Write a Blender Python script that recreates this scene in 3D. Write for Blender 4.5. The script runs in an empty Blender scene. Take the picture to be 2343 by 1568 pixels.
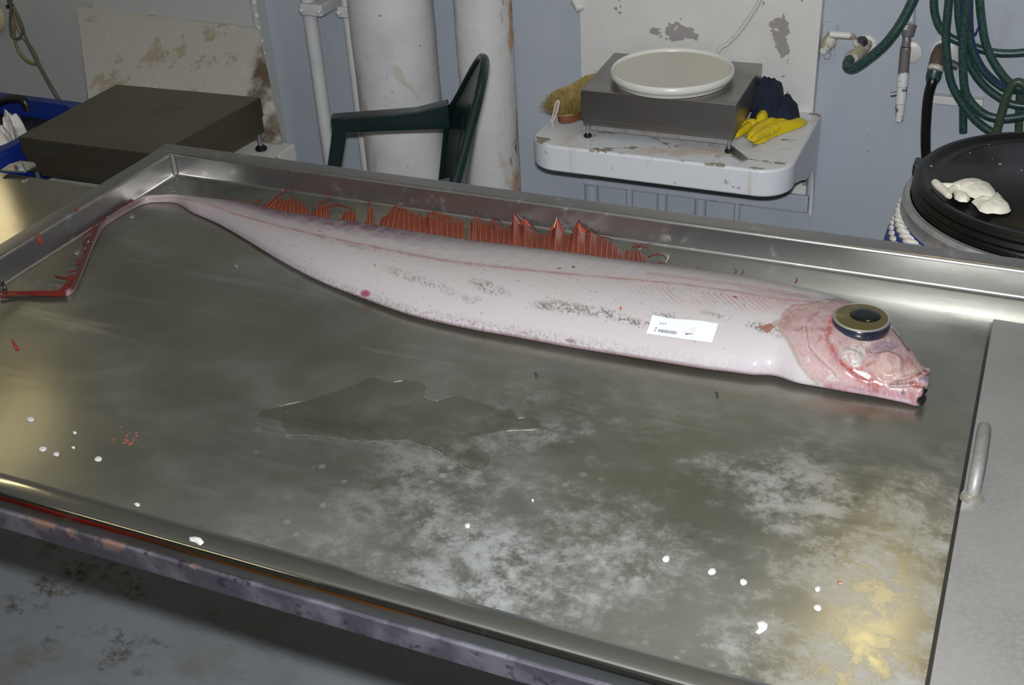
import bpy, bmesh, math, random
import numpy as np
from mathutils import Vector, Matrix
random.seed(5); rng = np.random.default_rng(7)
SC = bpy.context.scene; COL = SC.collection
# ------------------------------------------------------------------ camera, light, exposure
# world: z = 0 is the steel table top, x along its back edge, y away from the camera; floor at -0.88
FZ = -0.88; CZ = 1.42; WY = 1.44
F_PX = 2719.85; W, H = 2343, 1568
CAM = Vector((1.3152, -1.4859, 0.8)); CAM_ROT = (1.01604, 0.05001, 0.40818)
cam = bpy.data.cameras.new('camera'); cam_o = bpy.data.objects.new('camera', cam); COL.objects.link(cam_o)
cam.sensor_width = 36; cam.sensor_fit = 'HORIZONTAL'; cam.lens = F_PX / W * 36; cam.clip_start = .02
cam_o.location = CAM; cam_o.rotation_euler = CAM_ROT; SC.camera = cam_o
wd = bpy.data.worlds.new('world'); SC.world = wd; wd.use_nodes = True
wd.node_tree.nodes['Background'].inputs[0].default_value = (.9, .95, 1, 1)
wd.node_tree.nodes['Background'].inputs[1].default_value = .015
fl = bpy.data.lights.new('camera_flash', 'AREA'); fl.shape = 'RECTANGLE'; fl.size = .05; fl.size_y = .03
fl.energy = 54; fl.color = (.96, .98, 1)
fl_o = bpy.data.objects.new('camera_flash', fl); COL.objects.link(fl_o)
ROT = fl_o.rotation_euler.to_matrix()
from mathutils import Euler
ROT = Euler(CAM_ROT).to_matrix()
fl_o.location = CAM + ROT @ Vector((.0, .078, -.03)); fl_o.rotation_euler = CAM_ROT
SC.view_settings.view_transform = 'Standard'; SC.view_settings.look = 'None'
SC.view_settings.gamma = 1; SC.view_settings.exposure = 0; SC.view_settings.use_curve_mapping = False
RN = np.array(ROT); CN = np.array(CAM)
LAMP_E = 24.0

def ray(x, y):
    return RN @ np.array([(x - W/2)/F_PX, -(y - H/2)/F_PX, -1.])
def on_z(x, y, z=0.):
    d = ray(x, y); return CN + d*((z - CN[2])/d[2])
def on_y(x, y, Y):
    d = ray(x, y); return CN + d*((Y - CN[1])/d[1])
def on_x(x, y, X):
    d = ray(x, y); return CN + d*((X - CN[0])/d[0])
def to_px(P):
    q = (np.asarray(P, float) - CN) @ RN
    return np.stack([W/2 + F_PX*q[..., 0]/-q[..., 2], H/2 - F_PX*q[..., 1]/-q[..., 2]], -1)

# ------------------------------------------------------------------ materials
def nd(nt, t, **kw):
    n = nt.nodes.new(t)
    for k, v in kw.items():
        if k.startswith('i_'):
            n.inputs[k[2:].replace('_', ' ')].default_value = v
        else: setattr(n, k, v)
    return n
def c4(c): return (c[0], c[1], c[2], 1)
def srgb(r, g, b):
    f = lambda v: ((v/255+.055)/1.055)**2.4 if v > 10 else v/255/12.92
    return (f(r), f(g), f(b))
def noise_fac(nt, tc, L):
    mp = nd(nt, 'ShaderNodeMapping'); mp.inputs['Scale'].default_value = L.get('str', (1, 1, 1))
    mp.inputs['Rotation'].default_value = L.get('rot', (0, 0, 0))
    mp.inputs['Location'].default_value = L.get('loc', (0, 0, 0))
    nt.links.new(tc, mp.inputs[0])
    if L.get('kind') == 'voronoi':
        n = nd(nt, 'ShaderNodeTexVoronoi'); n.feature = 'F1'; n.inputs['Scale'].default_value = L['scale']
        out = n.outputs['Distance']
    else:
        n = nd(nt, 'ShaderNodeTexNoise'); n.inputs['Scale'].default_value = L['scale']
        n.inputs['Detail'].default_value = L.get('detail', 5); n.inputs['Roughness'].default_value = L.get('nr', .6)
        n.inputs['Distortion'].default_value = L.get('dist', 0)
        out = n.outputs['Fac']
    nt.links.new(mp.outputs[0], n.inputs['Vector'])
    return out
def maprange(nt, v, lo, hi):
    m = nd(nt, 'ShaderNodeMapRange'); m.interpolation_type = 'SMOOTHSTEP'
    m.inputs[1].default_value = lo; m.inputs[2].default_value = hi
    nt.links.new(v, m.inputs[0]); return m.outputs[0]
def M(name, col, rough=.5, metal=0., layers=(), bump=None, coat=0., attr=None, spec=.5, emit=None, sss=0., trans=None, obj_space=False):
    """principled material; each layer blends colour/rough/metal through a noise mask, optionally gated by gradients"""
    m = bpy.data.materials.new(name); m.use_nodes = True; nt = m.node_tree
    b = nt.nodes['Principled BSDF']
    tc = nd(nt, 'ShaderNodeTexCoord').outputs['Object'] if obj_space else nd(nt, 'ShaderNodeNewGeometry').outputs['Position']
    sep = nd(nt, 'ShaderNodeSeparateXYZ'); nt.links.new(tc, sep.inputs[0])
    cur = nd(nt, 'ShaderNodeRGB'); cur.outputs[0].default_value = c4(col); cs = cur.outputs[0]
    if attr:
        a = nd(nt, 'ShaderNodeVertexColor'); a.layer_name = attr; cs = a.outputs[0]
    vr = nd(nt, 'ShaderNodeValue'); vr.outputs[0].default_value = rough; rs = vr.outputs[0]
    vm = nd(nt, 'ShaderNodeValue'); vm.outputs[0].default_value = metal; ms = vm.outputs[0]
    for L in layers:
        f = maprange(nt, noise_fac(nt, tc, L), L['lo'], L['hi'])
        for L2 in L.get('mul', ()):
            if 'ax' in L2:
                g = maprange(nt, sep.outputs[L2['ax']], L2['lo'], L2['hi'])
            else:
                g = maprange(nt, noise_fac(nt, tc, L2), L2['lo'], L2['hi'])
            mu = nd(nt, 'ShaderNodeMath', operation='MULTIPLY'); nt.links.new(f, mu.inputs[0]); nt.links.new(g, mu.inputs[1]); f = mu.outputs[0]
        mu = nd(nt, 'ShaderNodeMath', operation='MULTIPLY'); nt.links.new(f, mu.inputs[0]); mu.inputs[1].default_value = L.get('amt', 1.); f = mu.outputs[0]
        if 'col' in L:
            mx = nd(nt, 'ShaderNodeMix', data_type='RGBA'); nt.links.new(f, mx.inputs[0]); nt.links.new(cs, mx.inputs[6])
            mx.inputs[7].default_value = c4(L['col']); cs = mx.outputs[2]
        for key, s in (('rough', 'rs'), ('metal', 'ms')):
            if key in L:
                mx = nd(nt, 'ShaderNodeMix', data_type='FLOAT'); nt.links.new(f, mx.inputs[0])
                nt.links.new(rs if s == 'rs' else ms, mx.inputs[2]); mx.inputs[3].default_value = L[key]
                if s == 'rs': rs = mx.outputs[0]
                else: ms = mx.outputs[0]
    nt.links.new(cs, b.inputs['Base Color']); nt.links.new(rs, b.inputs['Roughness']); nt.links.new(ms, b.inputs['Metallic'])
    b.inputs['Specular IOR Level'].default_value = spec
    if coat: b.inputs['Coat Weight'].default_value = coat; b.inputs['Coat Roughness'].default_value = .12
    if sss:
        b.inputs['Subsurface Weight'].default_value = sss; b.inputs['Subsurface Radius'].default_value = (.012, .005, .004); b.inputs['Subsurface Scale'].default_value = 1.
    if trans: b.inputs['Transmission Weight'].default_value = trans
    if emit: b.inputs['Emission Color'].default_value = c4(emit[0]); b.inputs['Emission Strength'].default_value = emit[1]
    if bump:
        prev = None
        for Bp in (bump if isinstance(bump, (list, tuple)) else [bump]):
            bn = nd(nt, 'ShaderNodeBump'); bn.inputs['Strength'].default_value = Bp.get('st', .4); bn.inputs['Distance'].default_value = Bp.get('d', .002)
            nt.links.new(noise_fac(nt, tc, Bp), bn.inputs['Height'])
            if prev: nt.links.new(prev, bn.inputs['Normal'])
            prev = bn.outputs[0]
        nt.links.new(prev, b.inputs['Normal'])
    return m

WALLC = srgb(150, 158, 174); WHITEC = srgb(206, 206, 203)
m_wall = M('wall_paint', (.37, .405, .46), .45, layers=[
    dict(scale=2.2, lo=.4, hi=.75, col=(.42, .45, .50), amt=.7), dict(scale=70, lo=.70, hi=.72, col=(.16, .13, .1), amt=.7),
    dict(scale=5, str=(3, 3, .5), lo=.62, hi=.75, col=(.36, .32, .25), amt=.25)],
    bump=[dict(scale=9, st=.25, d=.01), dict(scale=90, st=.15, d=.002)])
m_wall_left = M('wall_paint_left', (.43, .44, .43), .5, layers=[
    dict(scale=3, lo=.55, hi=.75, col=(.40, .36, .27), amt=.5)], bump=[dict(scale=9, st=.25, d=.01)])
m_white = M('thick_white_paint', (.60, .60, .585), .38, layers=[
    dict(scale=3, lo=.4, hi=.7, col=(.55, .55, .53)), dict(scale=9, lo=.615, hi=.628, col=(.27, .25, .25), rough=.7),
    dict(scale=40, lo=.69, hi=.71, col=(.28, .2, .12))],
    bump=[dict(scale=55, st=.25, d=.003), dict(scale=12, st=.3, d=.006)])
m_shelf = M('shelf_paint', (.63, .65, .69), .38, layers=[
    dict(scale=4, lo=.45, hi=.75, col=(.60, .585, .53), amt=.7, mul=[dict(ax=2, lo=-.325, hi=-.322)]),
    dict(scale=15, str=(.7, 1.6, 1), lo=.60, hi=.615, col=(.24, .215, .17), rough=.7, mul=[dict(ax=2, lo=-.326, hi=-.322)]),
    dict(scale=7, lo=.53, hi=.66, col=(.5, .36, .24), amt=.55, mul=[dict(ax=2, lo=-.326, hi=-.322)]),
    dict(scale=14, str=(3, 3, .3), lo=.60, hi=.72, col=(.5, .38, .24), amt=.4),
    dict(scale=26, lo=.655, hi=.67, col=(.3, .28, .27), amt=.8)],
    bump=[dict(scale=60, st=.2, d=.002), dict(scale=14, st=.3, d=.005)])
m_pipe = M('pipe_paint', (.56, .56, .56), .4, layers=[
    dict(scale=6, lo=.45, hi=.75, col=(.47, .47, .49)), dict(scale=9, str=(1, 1, .25), lo=.61, hi=.66, col=(.36, .28, .19), amt=.55),
    dict(scale=60, lo=.69, hi=.71, col=(.12, .1, .08))], bump=[dict(scale=25, st=.3, d=.005)])
m_rusty_col = M('rusty_column_paint', (.55, .55, .55), .45, obj_space=True, layers=[
    dict(scale=5, lo=.45, hi=.75, col=(.48, .47, .47)),
    dict(scale=9, str=(1.3, 1.3, .5), lo=.50, hi=.60, col=(.42, .2, .06), amt=.85, rough=.8, mul=[dict(ax=0, lo=.04, hi=.07)]),
    dict(scale=14, str=(1, 1, .4), lo=.56, hi=.60, col=(.13, .07, .035), rough=.9, mul=[dict(ax=0, lo=.055, hi=.08)]),
    dict(scale=18, str=(1, 1, .3), lo=.56, hi=.6, col=(.06, .045, .03), rough=.9, mul=[dict(ax=0, lo=-.06, hi=-.076), dict(ax=2, lo=-.36, hi=-.45)])],
    bump=[dict(scale=20, st=.5, d=.008)])
m_steel = M('stained_table_steel', (.235, .24, .205), .19, .90, layers=[
    dict(scale=3.5, str=(1, 1.5, 1), lo=.38, hi=.68, col=(.31, .315, .285), rough=.25, metal=.86),
    dict(scale=2.6, loc=(3, 1, 0), lo=.46, hi=.66, col=(.22, .21, .155), rough=.17, amt=.7),
    dict(scale=4.2, str=(1, 1.2, 1), detail=12, nr=.78, lo=.42, hi=.62, col=(.40, .41, .42), metal=.70, rough=.46, amt=.9,
         mul=[dict(ax=1, lo=-.30, hi=-.52), dict(ax=0, lo=.52, hi=.95), dict(scale=34, lo=.36, hi=.58, detail=9, nr=.75)]),
    dict(kind='voronoi', scale=55, lo=.32, hi=.12, col=(.40, .42, .42), metal=.65, rough=.45, amt=.4,
         mul=[dict(ax=1, lo=-.40, hi=-.60), dict(ax=0, lo=.45, hi=.75), dict(scale=11, lo=.5, hi=.62)]),
    dict(scale=7, str=(.35, 3.5, 1), rot=(0, 0, .35), lo=.56, hi=.75, col=(.4, .4, .37), rough=.4, amt=.6),
    dict(scale=140, lo=.745, hi=.77, col=(.6, .58, .52), metal=.1, rough=.6)],
    bump=[dict(scale=70, str=(.12, 1, 1), rot=(0, 0, .2), st=.10, d=.001), dict(scale=5, st=.07, d=.006)])
m_lip = M('scratched_lip_steel', (.29, .283, .278), .29, .94, layers=[
    dict(scale=26, detail=9, nr=.75, lo=.54, hi=.72, col=(.48, .48, .49), rough=.42, metal=.82, amt=.7), dict(scale=160, lo=.72, hi=.75, col=(.7, .7, .68), metal=.2),
    dict(scale=4, lo=.5, hi=.7, col=(.36, .33, .3), amt=.6)],
    bump=[dict(scale=60, str=(.2, 1, 1), st=.1, d=.001)])
m_edge = M('polished_edge_steel', (.5, .5, .48), .10, 1., layers=[dict(scale=30, lo=.6, hi=.75, rough=.35, amt=.6)])
m_rail = M('galvanised_rusty_rail', (.085, .08, .10), .42, .72, layers=[
    dict(scale=14, lo=.42, hi=.62, col=(.13, .13, .155), metal=.6), dict(scale=60, lo=.55, hi=.68, col=(.035, .03, .045), metal=.6),
    dict(scale=9, lo=.58, hi=.66, col=(.16, .055, .02), metal=0., rough=.85, amt=.0),
    dict(scale=16, lo=.56, hi=.63, col=(.10, .045, .02), metal=0., rough=.85, amt=.8, mul=[dict(ax=2, lo=-.036, hi=-.022)])],
    bump=[dict(scale=50, st=.4, d=.002)])
m_plate = M('dull_aluminium_plate', (.165, .16, .155), .5, .3, layers=[
    dict(scale=6, lo=.4, hi=.7, col=(.14, .137, .132)), dict(scale=180, lo=.4, hi=.7, col=(.19, .185, .18), amt=.6),
    dict(scale=18, lo=.68, hi=.76, col=(.22, .15, .10), amt=.6), dict(scale=45, lo=.75, hi=.77, col=(.12, .09, .06), metal=0),
    dict(scale=12, lo=.64, hi=.68, col=(.30, .30, .295), amt=.5)], bump=[dict(scale=200, st=.15, d=.001)])
m_scale_steel = M('brown_tinted_scale_steel', (.30, .28, .26), .28, .88, layers=[
    dict(scale=7, lo=.45, hi=.7, col=(.25, .24, .225), rough=.38), dict(scale=120, lo=.72, hi=.75, col=(.55, .52, .5), metal=.2, rough=.6),
    dict(scale=9, lo=.7, hi=.74, col=(.12, .05, .025), metal=.1, rough=.7)],
    bump=[dict(scale=80, str=(.2, 1, 1), st=.08, d=.001)])
m_dark_scale = M('oily_dark_scale_steel', (.165, .148, .105), .36, .8, layers=[
    dict(scale=4, lo=.4, hi=.7, col=(.14, .125, .09)), dict(scale=26, lo=.72, hi=.75, col=(.03, .012, .008), metal=.1),
    dict(scale=6, loc=(2, 0, 0), lo=.58, hi=.72, col=(.12, .06, .025), amt=.6)], bump=[dict(scale=80, str=(.2, 1, 1), st=.08, d=.001)])
m_screw = M('worn_steel', (.4, .4, .4), .3, .9, layers=[dict(scale=60, lo=.5, hi=.7, col=(.25, .24, .22))])
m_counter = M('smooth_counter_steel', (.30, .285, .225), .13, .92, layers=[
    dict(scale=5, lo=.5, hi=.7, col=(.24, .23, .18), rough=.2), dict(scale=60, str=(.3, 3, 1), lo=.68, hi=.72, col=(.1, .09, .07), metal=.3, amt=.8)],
    bump=[dict(scale=5, st=.03, d=.006)])
m_board = M('stained_cutting_board', (.42, .405, .37), .6, layers=[
    dict(scale=7.5, lo=.55, hi=.60, detail=10, nr=.7, col=(.31, .26, .17), amt=.8), dict(scale=90, str=(1, .2, 1), rot=(0, .5, 0), lo=.58, hi=.7, col=(.52, .51, .49)),
    dict(scale=9, lo=.6, hi=.75, col=(.40, .34, .24), mul=[dict(ax=2, lo=-.26, hi=-.235)]),
    dict(scale=9, str=(1, 1, .6), lo=.40, hi=.6, col=(.10, .07, .045), mul=[dict(ax=0, lo=-.775, hi=-.735), dict(scale=4, lo=.3, hi=.45)])],
    bump=[dict(scale=40, st=.3, d=.003)])
m_chair = M('dark_green_plastic', (.004, .014, .013), .24, layers=[dict(scale=30, lo=.5, hi=.8, rough=.36)], spec=.5)
m_black = M('black_plastic', (.008, .008, .008), .35)
m_lid_black = M('dusty_black_lid', (.005, .0045, .004), .34, spec=.25, layers=[
    dict(scale=9, lo=.55, hi=.75, col=(.014, .011, .008), rough=.5), dict(scale=50, lo=.72, hi=.74, col=(.4, .38, .33))])
m_blue = M('blue_drum_plastic', (.005, .022, .19), .38, layers=[dict(scale=9, lo=.5, hi=.7, col=(.007, .026, .15))])
m_galv = M('galvanised_ring', (.42, .42, .42), .42, .7, layers=[dict(scale=40, lo=.5, hi=.7, col=(.3, .3, .3)),
    dict(scale=20, lo=.6, hi=.68, col=(.3, .15, .06), metal=.1, rough=.8)], bump=dict(scale=60, st=.3, d=.002))
m_rope = M('white_rope', (.62, .60, .56), .8, layers=[dict(scale=150, lo=.5, hi=.7, col=(.48, .45, .4))], bump=dict(scale=300, st=.5, d=.002))
m_latex = M('latex', (.62, .595, .50), .5, layers=[dict(scale=25, lo=.5, hi=.75, col=(.53, .52, .47))], bump=dict(scale=40, st=.5, d=.004), sss=0)
m_yglove = M('yellow_rubber', (.62, .47, .006), .42, layers=[dict(scale=25, lo=.5, hi=.75, col=(.5, .36, .006))], bump=dict(scale=35, st=.4, d=.003))
m_cloth = M('navy_cloth', (.004, .009, .026), .9, layers=[dict(scale=250, lo=.5, hi=.7, col=(.008, .016, .04))], bump=dict(scale=200, st=.8, d=.003))
m_lid_white = M('white_bucket_lid', (.64, .635, .60), .3)
m_lid_top = M('cream_lid_top', (.545, .53, .46), .38, layers=[dict(scale=16, lo=.68, hi=.74, col=(.42, .36, .27), amt=.6)])
m_bristle = M('tan_bristle', (.36, .26, .085), .8, layers=[dict(scale=90, lo=.4, hi=.7, col=(.24, .16, .045)), dict(scale=25, lo=.5, hi=.7, col=(.44, .34, .14))])
m_wood = M('red_brown_wood', (.17, .062, .028), .5, layers=[dict(scale=20, str=(.2, 2, 2), lo=.5, hi=.7, col=(.11, .04, .02))])
m_string = M('pale_pink_string', (.55, .44, .40), .8, bump=dict(scale=300, st=.6, d=.002))
m_cord = M('white_tied_cord', (.55, .52, .46), .6, layers=[dict(scale=90, str=(1, 1, 1), lo=.62, hi=.66, col=(.16, .12, .08))])
m_hose = M('green_braided_hose', (.012, .042, .038), .36, layers=[dict(kind='voronoi', scale=300, lo=.55, hi=.2, col=(.055, .10, .085))], spec=.5)
m_hose_old = M('olive_hose', (.03, .055, .032), .4, layers=[dict(kind='voronoi', scale=300, lo=.55, hi=.2, col=(.055, .085, .05))])
m_bhose = M('black_rubber', (.006, .006, .007), .3)
m_bluecord = M('blue_cord', (.008, .018, .12), .5)
m_brass = M('painted_worn_brass', (.42, .36, .26), .4, .4, layers=[dict(scale=40, lo=.5, hi=.6, col=(.55, .54, .5), metal=0),
    dict(scale=50, lo=.62, hi=.7, col=(.2, .1, .04), metal=.1)], bump=dict(scale=60, st=.3, d=.003))
m_nozzle = M('chipped_nozzle_paint', (.60, .60, .60), .45, layers=[dict(scale=22, loc=(.7, 0, .4), lo=.56, hi=.57, col=(.15, .135, .14), rough=.6),
    dict(scale=34, lo=.44, hi=.52, col=(.22, .09, .02), mul=[dict(ax=2, lo=-.265, hi=-.285)])], bump=dict(scale=40, st=.3, d=.003))
m_nozzle_grey = M('bare_grey_nozzle', (.13, .12, .12), .5, layers=[dict(scale=24, lo=.60, hi=.61, col=(.5, .5, .5))])
m_coupling = M('dark_coupling', (.09, .08, .078), .5, .3, layers=[dict(scale=40, lo=.5, hi=.65, col=(.14, .09, .06))])
m_floor = M('grey_deck_paint', (.17, .185, .205), .5, layers=[
    dict(scale=5, lo=.45, hi=.7, col=(.15, .16, .17)), dict(scale=7, str=(1, 1.6, 1), detail=8, nr=.75, lo=.50, hi=.66, col=(.055, .04, .022), rough=.8, amt=.9,
         mul=[dict(ax=0, lo=.35, hi=-.15), dict(scale=45, lo=.42, hi=.55)]),
    dict(scale=2.5, lo=.5, hi=.7, col=(.12, .105, .075), mul=[dict(ax=0, lo=.5, hi=-.1)], amt=.8),
    dict(scale=38, lo=.755, hi=.775, col=(.1, .02, .012))], bump=[dict(scale=30, st=.2, d=.003)])
m_ceil = M('ceiling_paint', (.6, .6, .55), .6)
m_paper = M('label_paper', (.40, .42, .46), .6, spec=.2)
m_ink = M('label_ink', (.03, .03, .035), .6); m_ink_l = M('pale_grey_ink', (.42, .43, .46), .6); m_ink_m = M('grey_ink', (.16, .17, .19), .6)
m_red = M('red_ink', (.6, .02, .06), .6); m_green = M('green_ink', (.06, .25, .1), .6); m_inkblue = M('blue_ink', (.03, .03, .5), .6)
m_fish = M('fish_skin', (1, 1, 1), .52, attr='paint', spec=.18, coat=.06, sss=.0,
    bump=[dict(kind='voronoi', scale=330, st=.14, d=.0012), dict(scale=70, st=.22, d=.003)])
m_fin = M('red_fin_membrane', (.15, .023, .006), .48, layers=[dict(scale=60, lo=.4, hi=.7, col=(.11, .016, .005)), dict(scale=20, lo=.55, hi=.75, col=(.20, .035, .01))], bump=dict(scale=90, st=.3, d=.002), coat=.1, spec=.3)
m_wetfin = M('wet_fin_membrane', (.22, .03, .012), .12, coat=1.)
m_ray = M('orange_fin_ray', (.30, .10, .045), .45)
m_redray = M('red_tail_ray', (.075, .006, .004), .38, coat=.1)
m_iris = M('golden_iris', (.125, .092, .02), .22, .75, layers=[dict(scale=90, lo=.4, hi=.7, col=(.13, .095, .025)), dict(scale=25, lo=.55, hi=.75, col=(.3, .24, .08))], coat=.6)
m_irisrim = M('silver_eye_rim', (.40, .39, .34), .25, .8, coat=.5)
m_eyewall = M('blue_black_eye_side', (.006, .009, .020), .18, .2, coat=1., layers=[dict(scale=40, lo=.5, hi=.7, col=(.012, .017, .034))])
m_pupil = M('black_pupil', (.003, .004, .003), .10, spec=.3)
m_drop = M('white_droplet', (.33, .32, .31), .5)
m_clear = M('clear_droplet', (.12, .125, .115), .08, .5, coat=1.)
m_scrap = M('red_flesh', (.17, .012, .006), .35, coat=.4)
m_speck = M('dark_speck', (.02, .02, .028), .35, coat=.4)
m_tissue = M('white_tissue', (.62, .60, .56), .8)
m_cream = M('cream_fitting', (.55, .47, .27), .5)
m_cable = M('grey_cable', (.10, .095, .08), .5); m_cable2 = M('olive_cable', (.20, .17, .08), .5)
m_lamp = M('lamp_diffuser', (.9, .85, .7), .5, emit=((1, .80, .42), LAMP_E))
m_lamp2 = M('wall_light_glass', (.9, .85, .7), .5, emit=((1, .84, .52), 2.4))
m_lamp3 = M('dim_lamp_diffuser', (.9, .85, .7), .5, emit=((1, .82, .46), LAMP_E*.5))
m_binred = M('red_reflection_bin', (.45, .02, .01), .4); m_binor = M('orange_reflection_bin', (.5, .17, .01), .4); m_binnavy = M('navy_reflection_bin', (.01, .012, .06), .5)  # colours of the bins added for streaks reflected in the front edge

# ------------------------------------------------------------------ mesh building
class MB:
    def __init__(s): s.v = []; s.f = []
    def add(s, vs, fs):
        o = len(s.v); s.v.extend([tuple(map(float, p)) for p in vs]); s.f.extend([tuple(i+o for i in f) for f in fs]); return s
    def box(s, lo, hi):
        (a, b, c), (d, e, f) = lo, hi
        return s.add([(a,b,c),(d,b,c),(d,e,c),(a,e,c),(a,b,f),(d,b,f),(d,e,f),(a,e,f)],
                     [(0,3,2,1),(4,5,6,7),(0,1,5,4),(1,2,6,5),(2,3,7,6),(3,0,4,7)])
    def hexa(s, b4, t4):
        return s.add(list(b4)+list(t4), [(3,2,1,0),(4,5,6,7),(0,1,5,4),(1,2,6,5),(2,3,7,6),(3,0,4,7)])
    def tube(s, pts, r, n=10, caps=True, flat=1.):
        P = [Vector(p) for p in pts]; R = r if hasattr(r, '__len__') else [r]*len(P)
        T = []
        for i in range(len(P)):
            t = P[min(i+1, len(P)-1)] - P[max(i-1, 0)]; T.append(t.normalized() if t.length > 1e-9 else Vector((0,0,1)))
        up = Vector((0,0,1)) if abs(T[0].z) < .9 else Vector((1,0,0))
        nrm = (up - T[0]*up.dot(T[0])).normalized(); vs = []; fs = []
        for i, p in enumerate(P):
            nrm = nrm - T[i]*nrm.dot(T[i])
            nrm = nrm.normalized() if nrm.length > 1e-9 else T[i].orthogonal().normalized()
            bn = T[i].cross(nrm)
            for k in range(n):
                a = 2*math.pi*k/n; vs.append(p + (nrm*math.cos(a)*flat + bn*math.sin(a))*R[i])
        for i in range(len(P)-1):
            for k in range(n):
                k2 = (k+1) % n; fs.append((i*n+k, i*n+k2, (i+1)*n+k2, (i+1)*n+k))
        if caps: fs.append(tuple(range(n))[::-1]); fs.append(tuple((len(P)-1)*n+k for k in range(n)))
        return s.add(vs, fs)
    def lathe(s, prof, c, n=48, axis=None):
        c = Vector(c); q = Vector((0,0,1)).rotation_difference(Vector(axis).normalized()) if axis is not None else None
        vs = []; fs = []
        for (r, z) in prof:
            for k in range(n):
                a = 2*math.pi*k/n; v = Vector((r*math.cos(a), r*math.sin(a), z)); vs.append((q @ v if q else v) + c)
        for i in range(len(prof)-1):
            for k in range(n):
                k2 = (k+1) % n; fs.append((i*n+k, i*n+k2, (i+1)*n+k2, (i+1)*n+k))
        fs.append(tuple(range(n))[::-1]); fs.append(tuple((len(prof)-1)*n+k for k in range(n)))
        return s.add(vs, fs)
    def prism(s, poly, off):
        n = len(poly); off = Vector(off); P = [Vector(p) for p in poly]
        return s.add(P+[p+off for p in P], [tuple(range(n))[::-1], tuple(range(n, 2*n))]+[(i, (i+1)%n, n+(i+1)%n, n+i) for i in range(n)])
    def pillow(s, poly, h, rings=7, seed=0, wob=.35, n=64, base=None):
        """an irregular soft lump standing on the outline poly (3-D points)"""
        P = np.array([list(p) for p in poly], float); P = np.vstack([P, P[:1]])
        L = np.r_[0, np.cumsum(np.linalg.norm(np.diff(P, axis=0), axis=1))]
        q = np.linspace(0, L[-1], n, endpoint=False); O = np.stack([np.interp(q, L, P[:, k]) for k in range(3)], 1)
        c = O.mean(0) if base is None else np.array(base); rr = np.random.default_rng(seed); vs = []; fs = []
        ph = rr.uniform(0, 6.28, 8); fr = rr.integers(2, 7, 8)
        for i in range(rings+1):
            t = 1 - i/rings*.96
            for k in range(n):
                a = 2*math.pi*k/n
                w = sum(math.sin(fr[j]*a+ph[j]+3.*t*(j-3)) for j in range(8))/8
                z = h*(max(0, 1-t**2.2))**.5*(1+wob*w*2*min(1, (1-t)*3)*min(1, t*2.2))
                p = c + (O[k]-c)*t; vs.append((p[0], p[1], p[2]+max(0, z)))
        for i in range(rings):
            for k in range(n): fs.append((i*n+k, i*n+(k+1)%n, (i+1)*n+(k+1)%n, (i+1)*n+k))
        fs.append(tuple(rings*n+k for k in range(n))); fs.append(tuple(range(n))[::-1])
        return s.add(vs, fs)
ORG = {}
def obj(name, mb, mat, parent=None, org=None, smooth=False, bevel=0., seg=2, sub=0, auto=40):
    me = bpy.data.meshes.new(name); o = bpy.data.objects.new(name, me); COL.objects.link(o)
    og = Vector(ORG[parent.name]) if parent is not None else Vector(org if org is not None else (0, 0, 0))
    me.from_pydata([Vector(v)-og for v in mb.v], [], mb.f); me.materials.append(mat)
    if bevel:
        bm = bmesh.new(); bm.from_mesh(me)
        es = [e for e in bm.edges if len(e.link_faces) == 2 and e.calc_face_angle(0) > .5]
        bmesh.ops.bevel(bm, geom=es, offset=bevel, segments=seg, affect='EDGES', profile=.5, clamp_overlap=True)
        bm.to_mesh(me); bm.free()
    me.validate(); me.update()
    if smooth or bevel:
        me.polygons.foreach_set('use_smooth', [True]*len(me.polygons))
        try: me.set_sharp_from_angle(angle=math.radians(auto))
        except Exception: pass
    if bevel:
        wn = o.modifiers.new('WeightedNormal', 'WEIGHTED_NORMAL'); wn.keep_sharp = True; wn.weight = 100
    if sub:
        md = o.modifiers.new('Subdivision', 'SUBSURF'); md.levels = sub; md.render_levels = sub
    ORG[o.name] = og
    if parent is not None: o.parent = parent
    else: o.location = og
    return o
def tag(o, label=None, cat=None, group=None, kind=None):
    if label: o['label'] = label
    if cat: o['category'] = cat
    if group: o['group'] = group
    if kind: o['kind'] = kind
    return o
def thing(name, loc, label, cat, group=None):
    o = bpy.data.objects.new(name, None); COL.objects.link(o); o.location = loc; o.empty_display_size = .05
    ORG[o.name] = Vector(loc); return tag(o, label, cat, group)
def cr(pts, k=8):
    """Catmull-Rom through the points"""
    P = [np.array(p, float) for p in pts]; P = [2*P[0]-P[1]]+P+[2*P[-1]-P[-2]]; out = []
    for i in range(1, len(P)-2):
        a, b, c, d = P[i-1], P[i], P[i+1], P[i+2]
        for j in range(k):
            t = j/k; out.append(.5*((2*b)+(c-a)*t+(2*a-5*b+4*c-d)*t*t+(3*b-a-3*c+d)*t**3))
    out.append(P[-2]); return out

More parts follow.
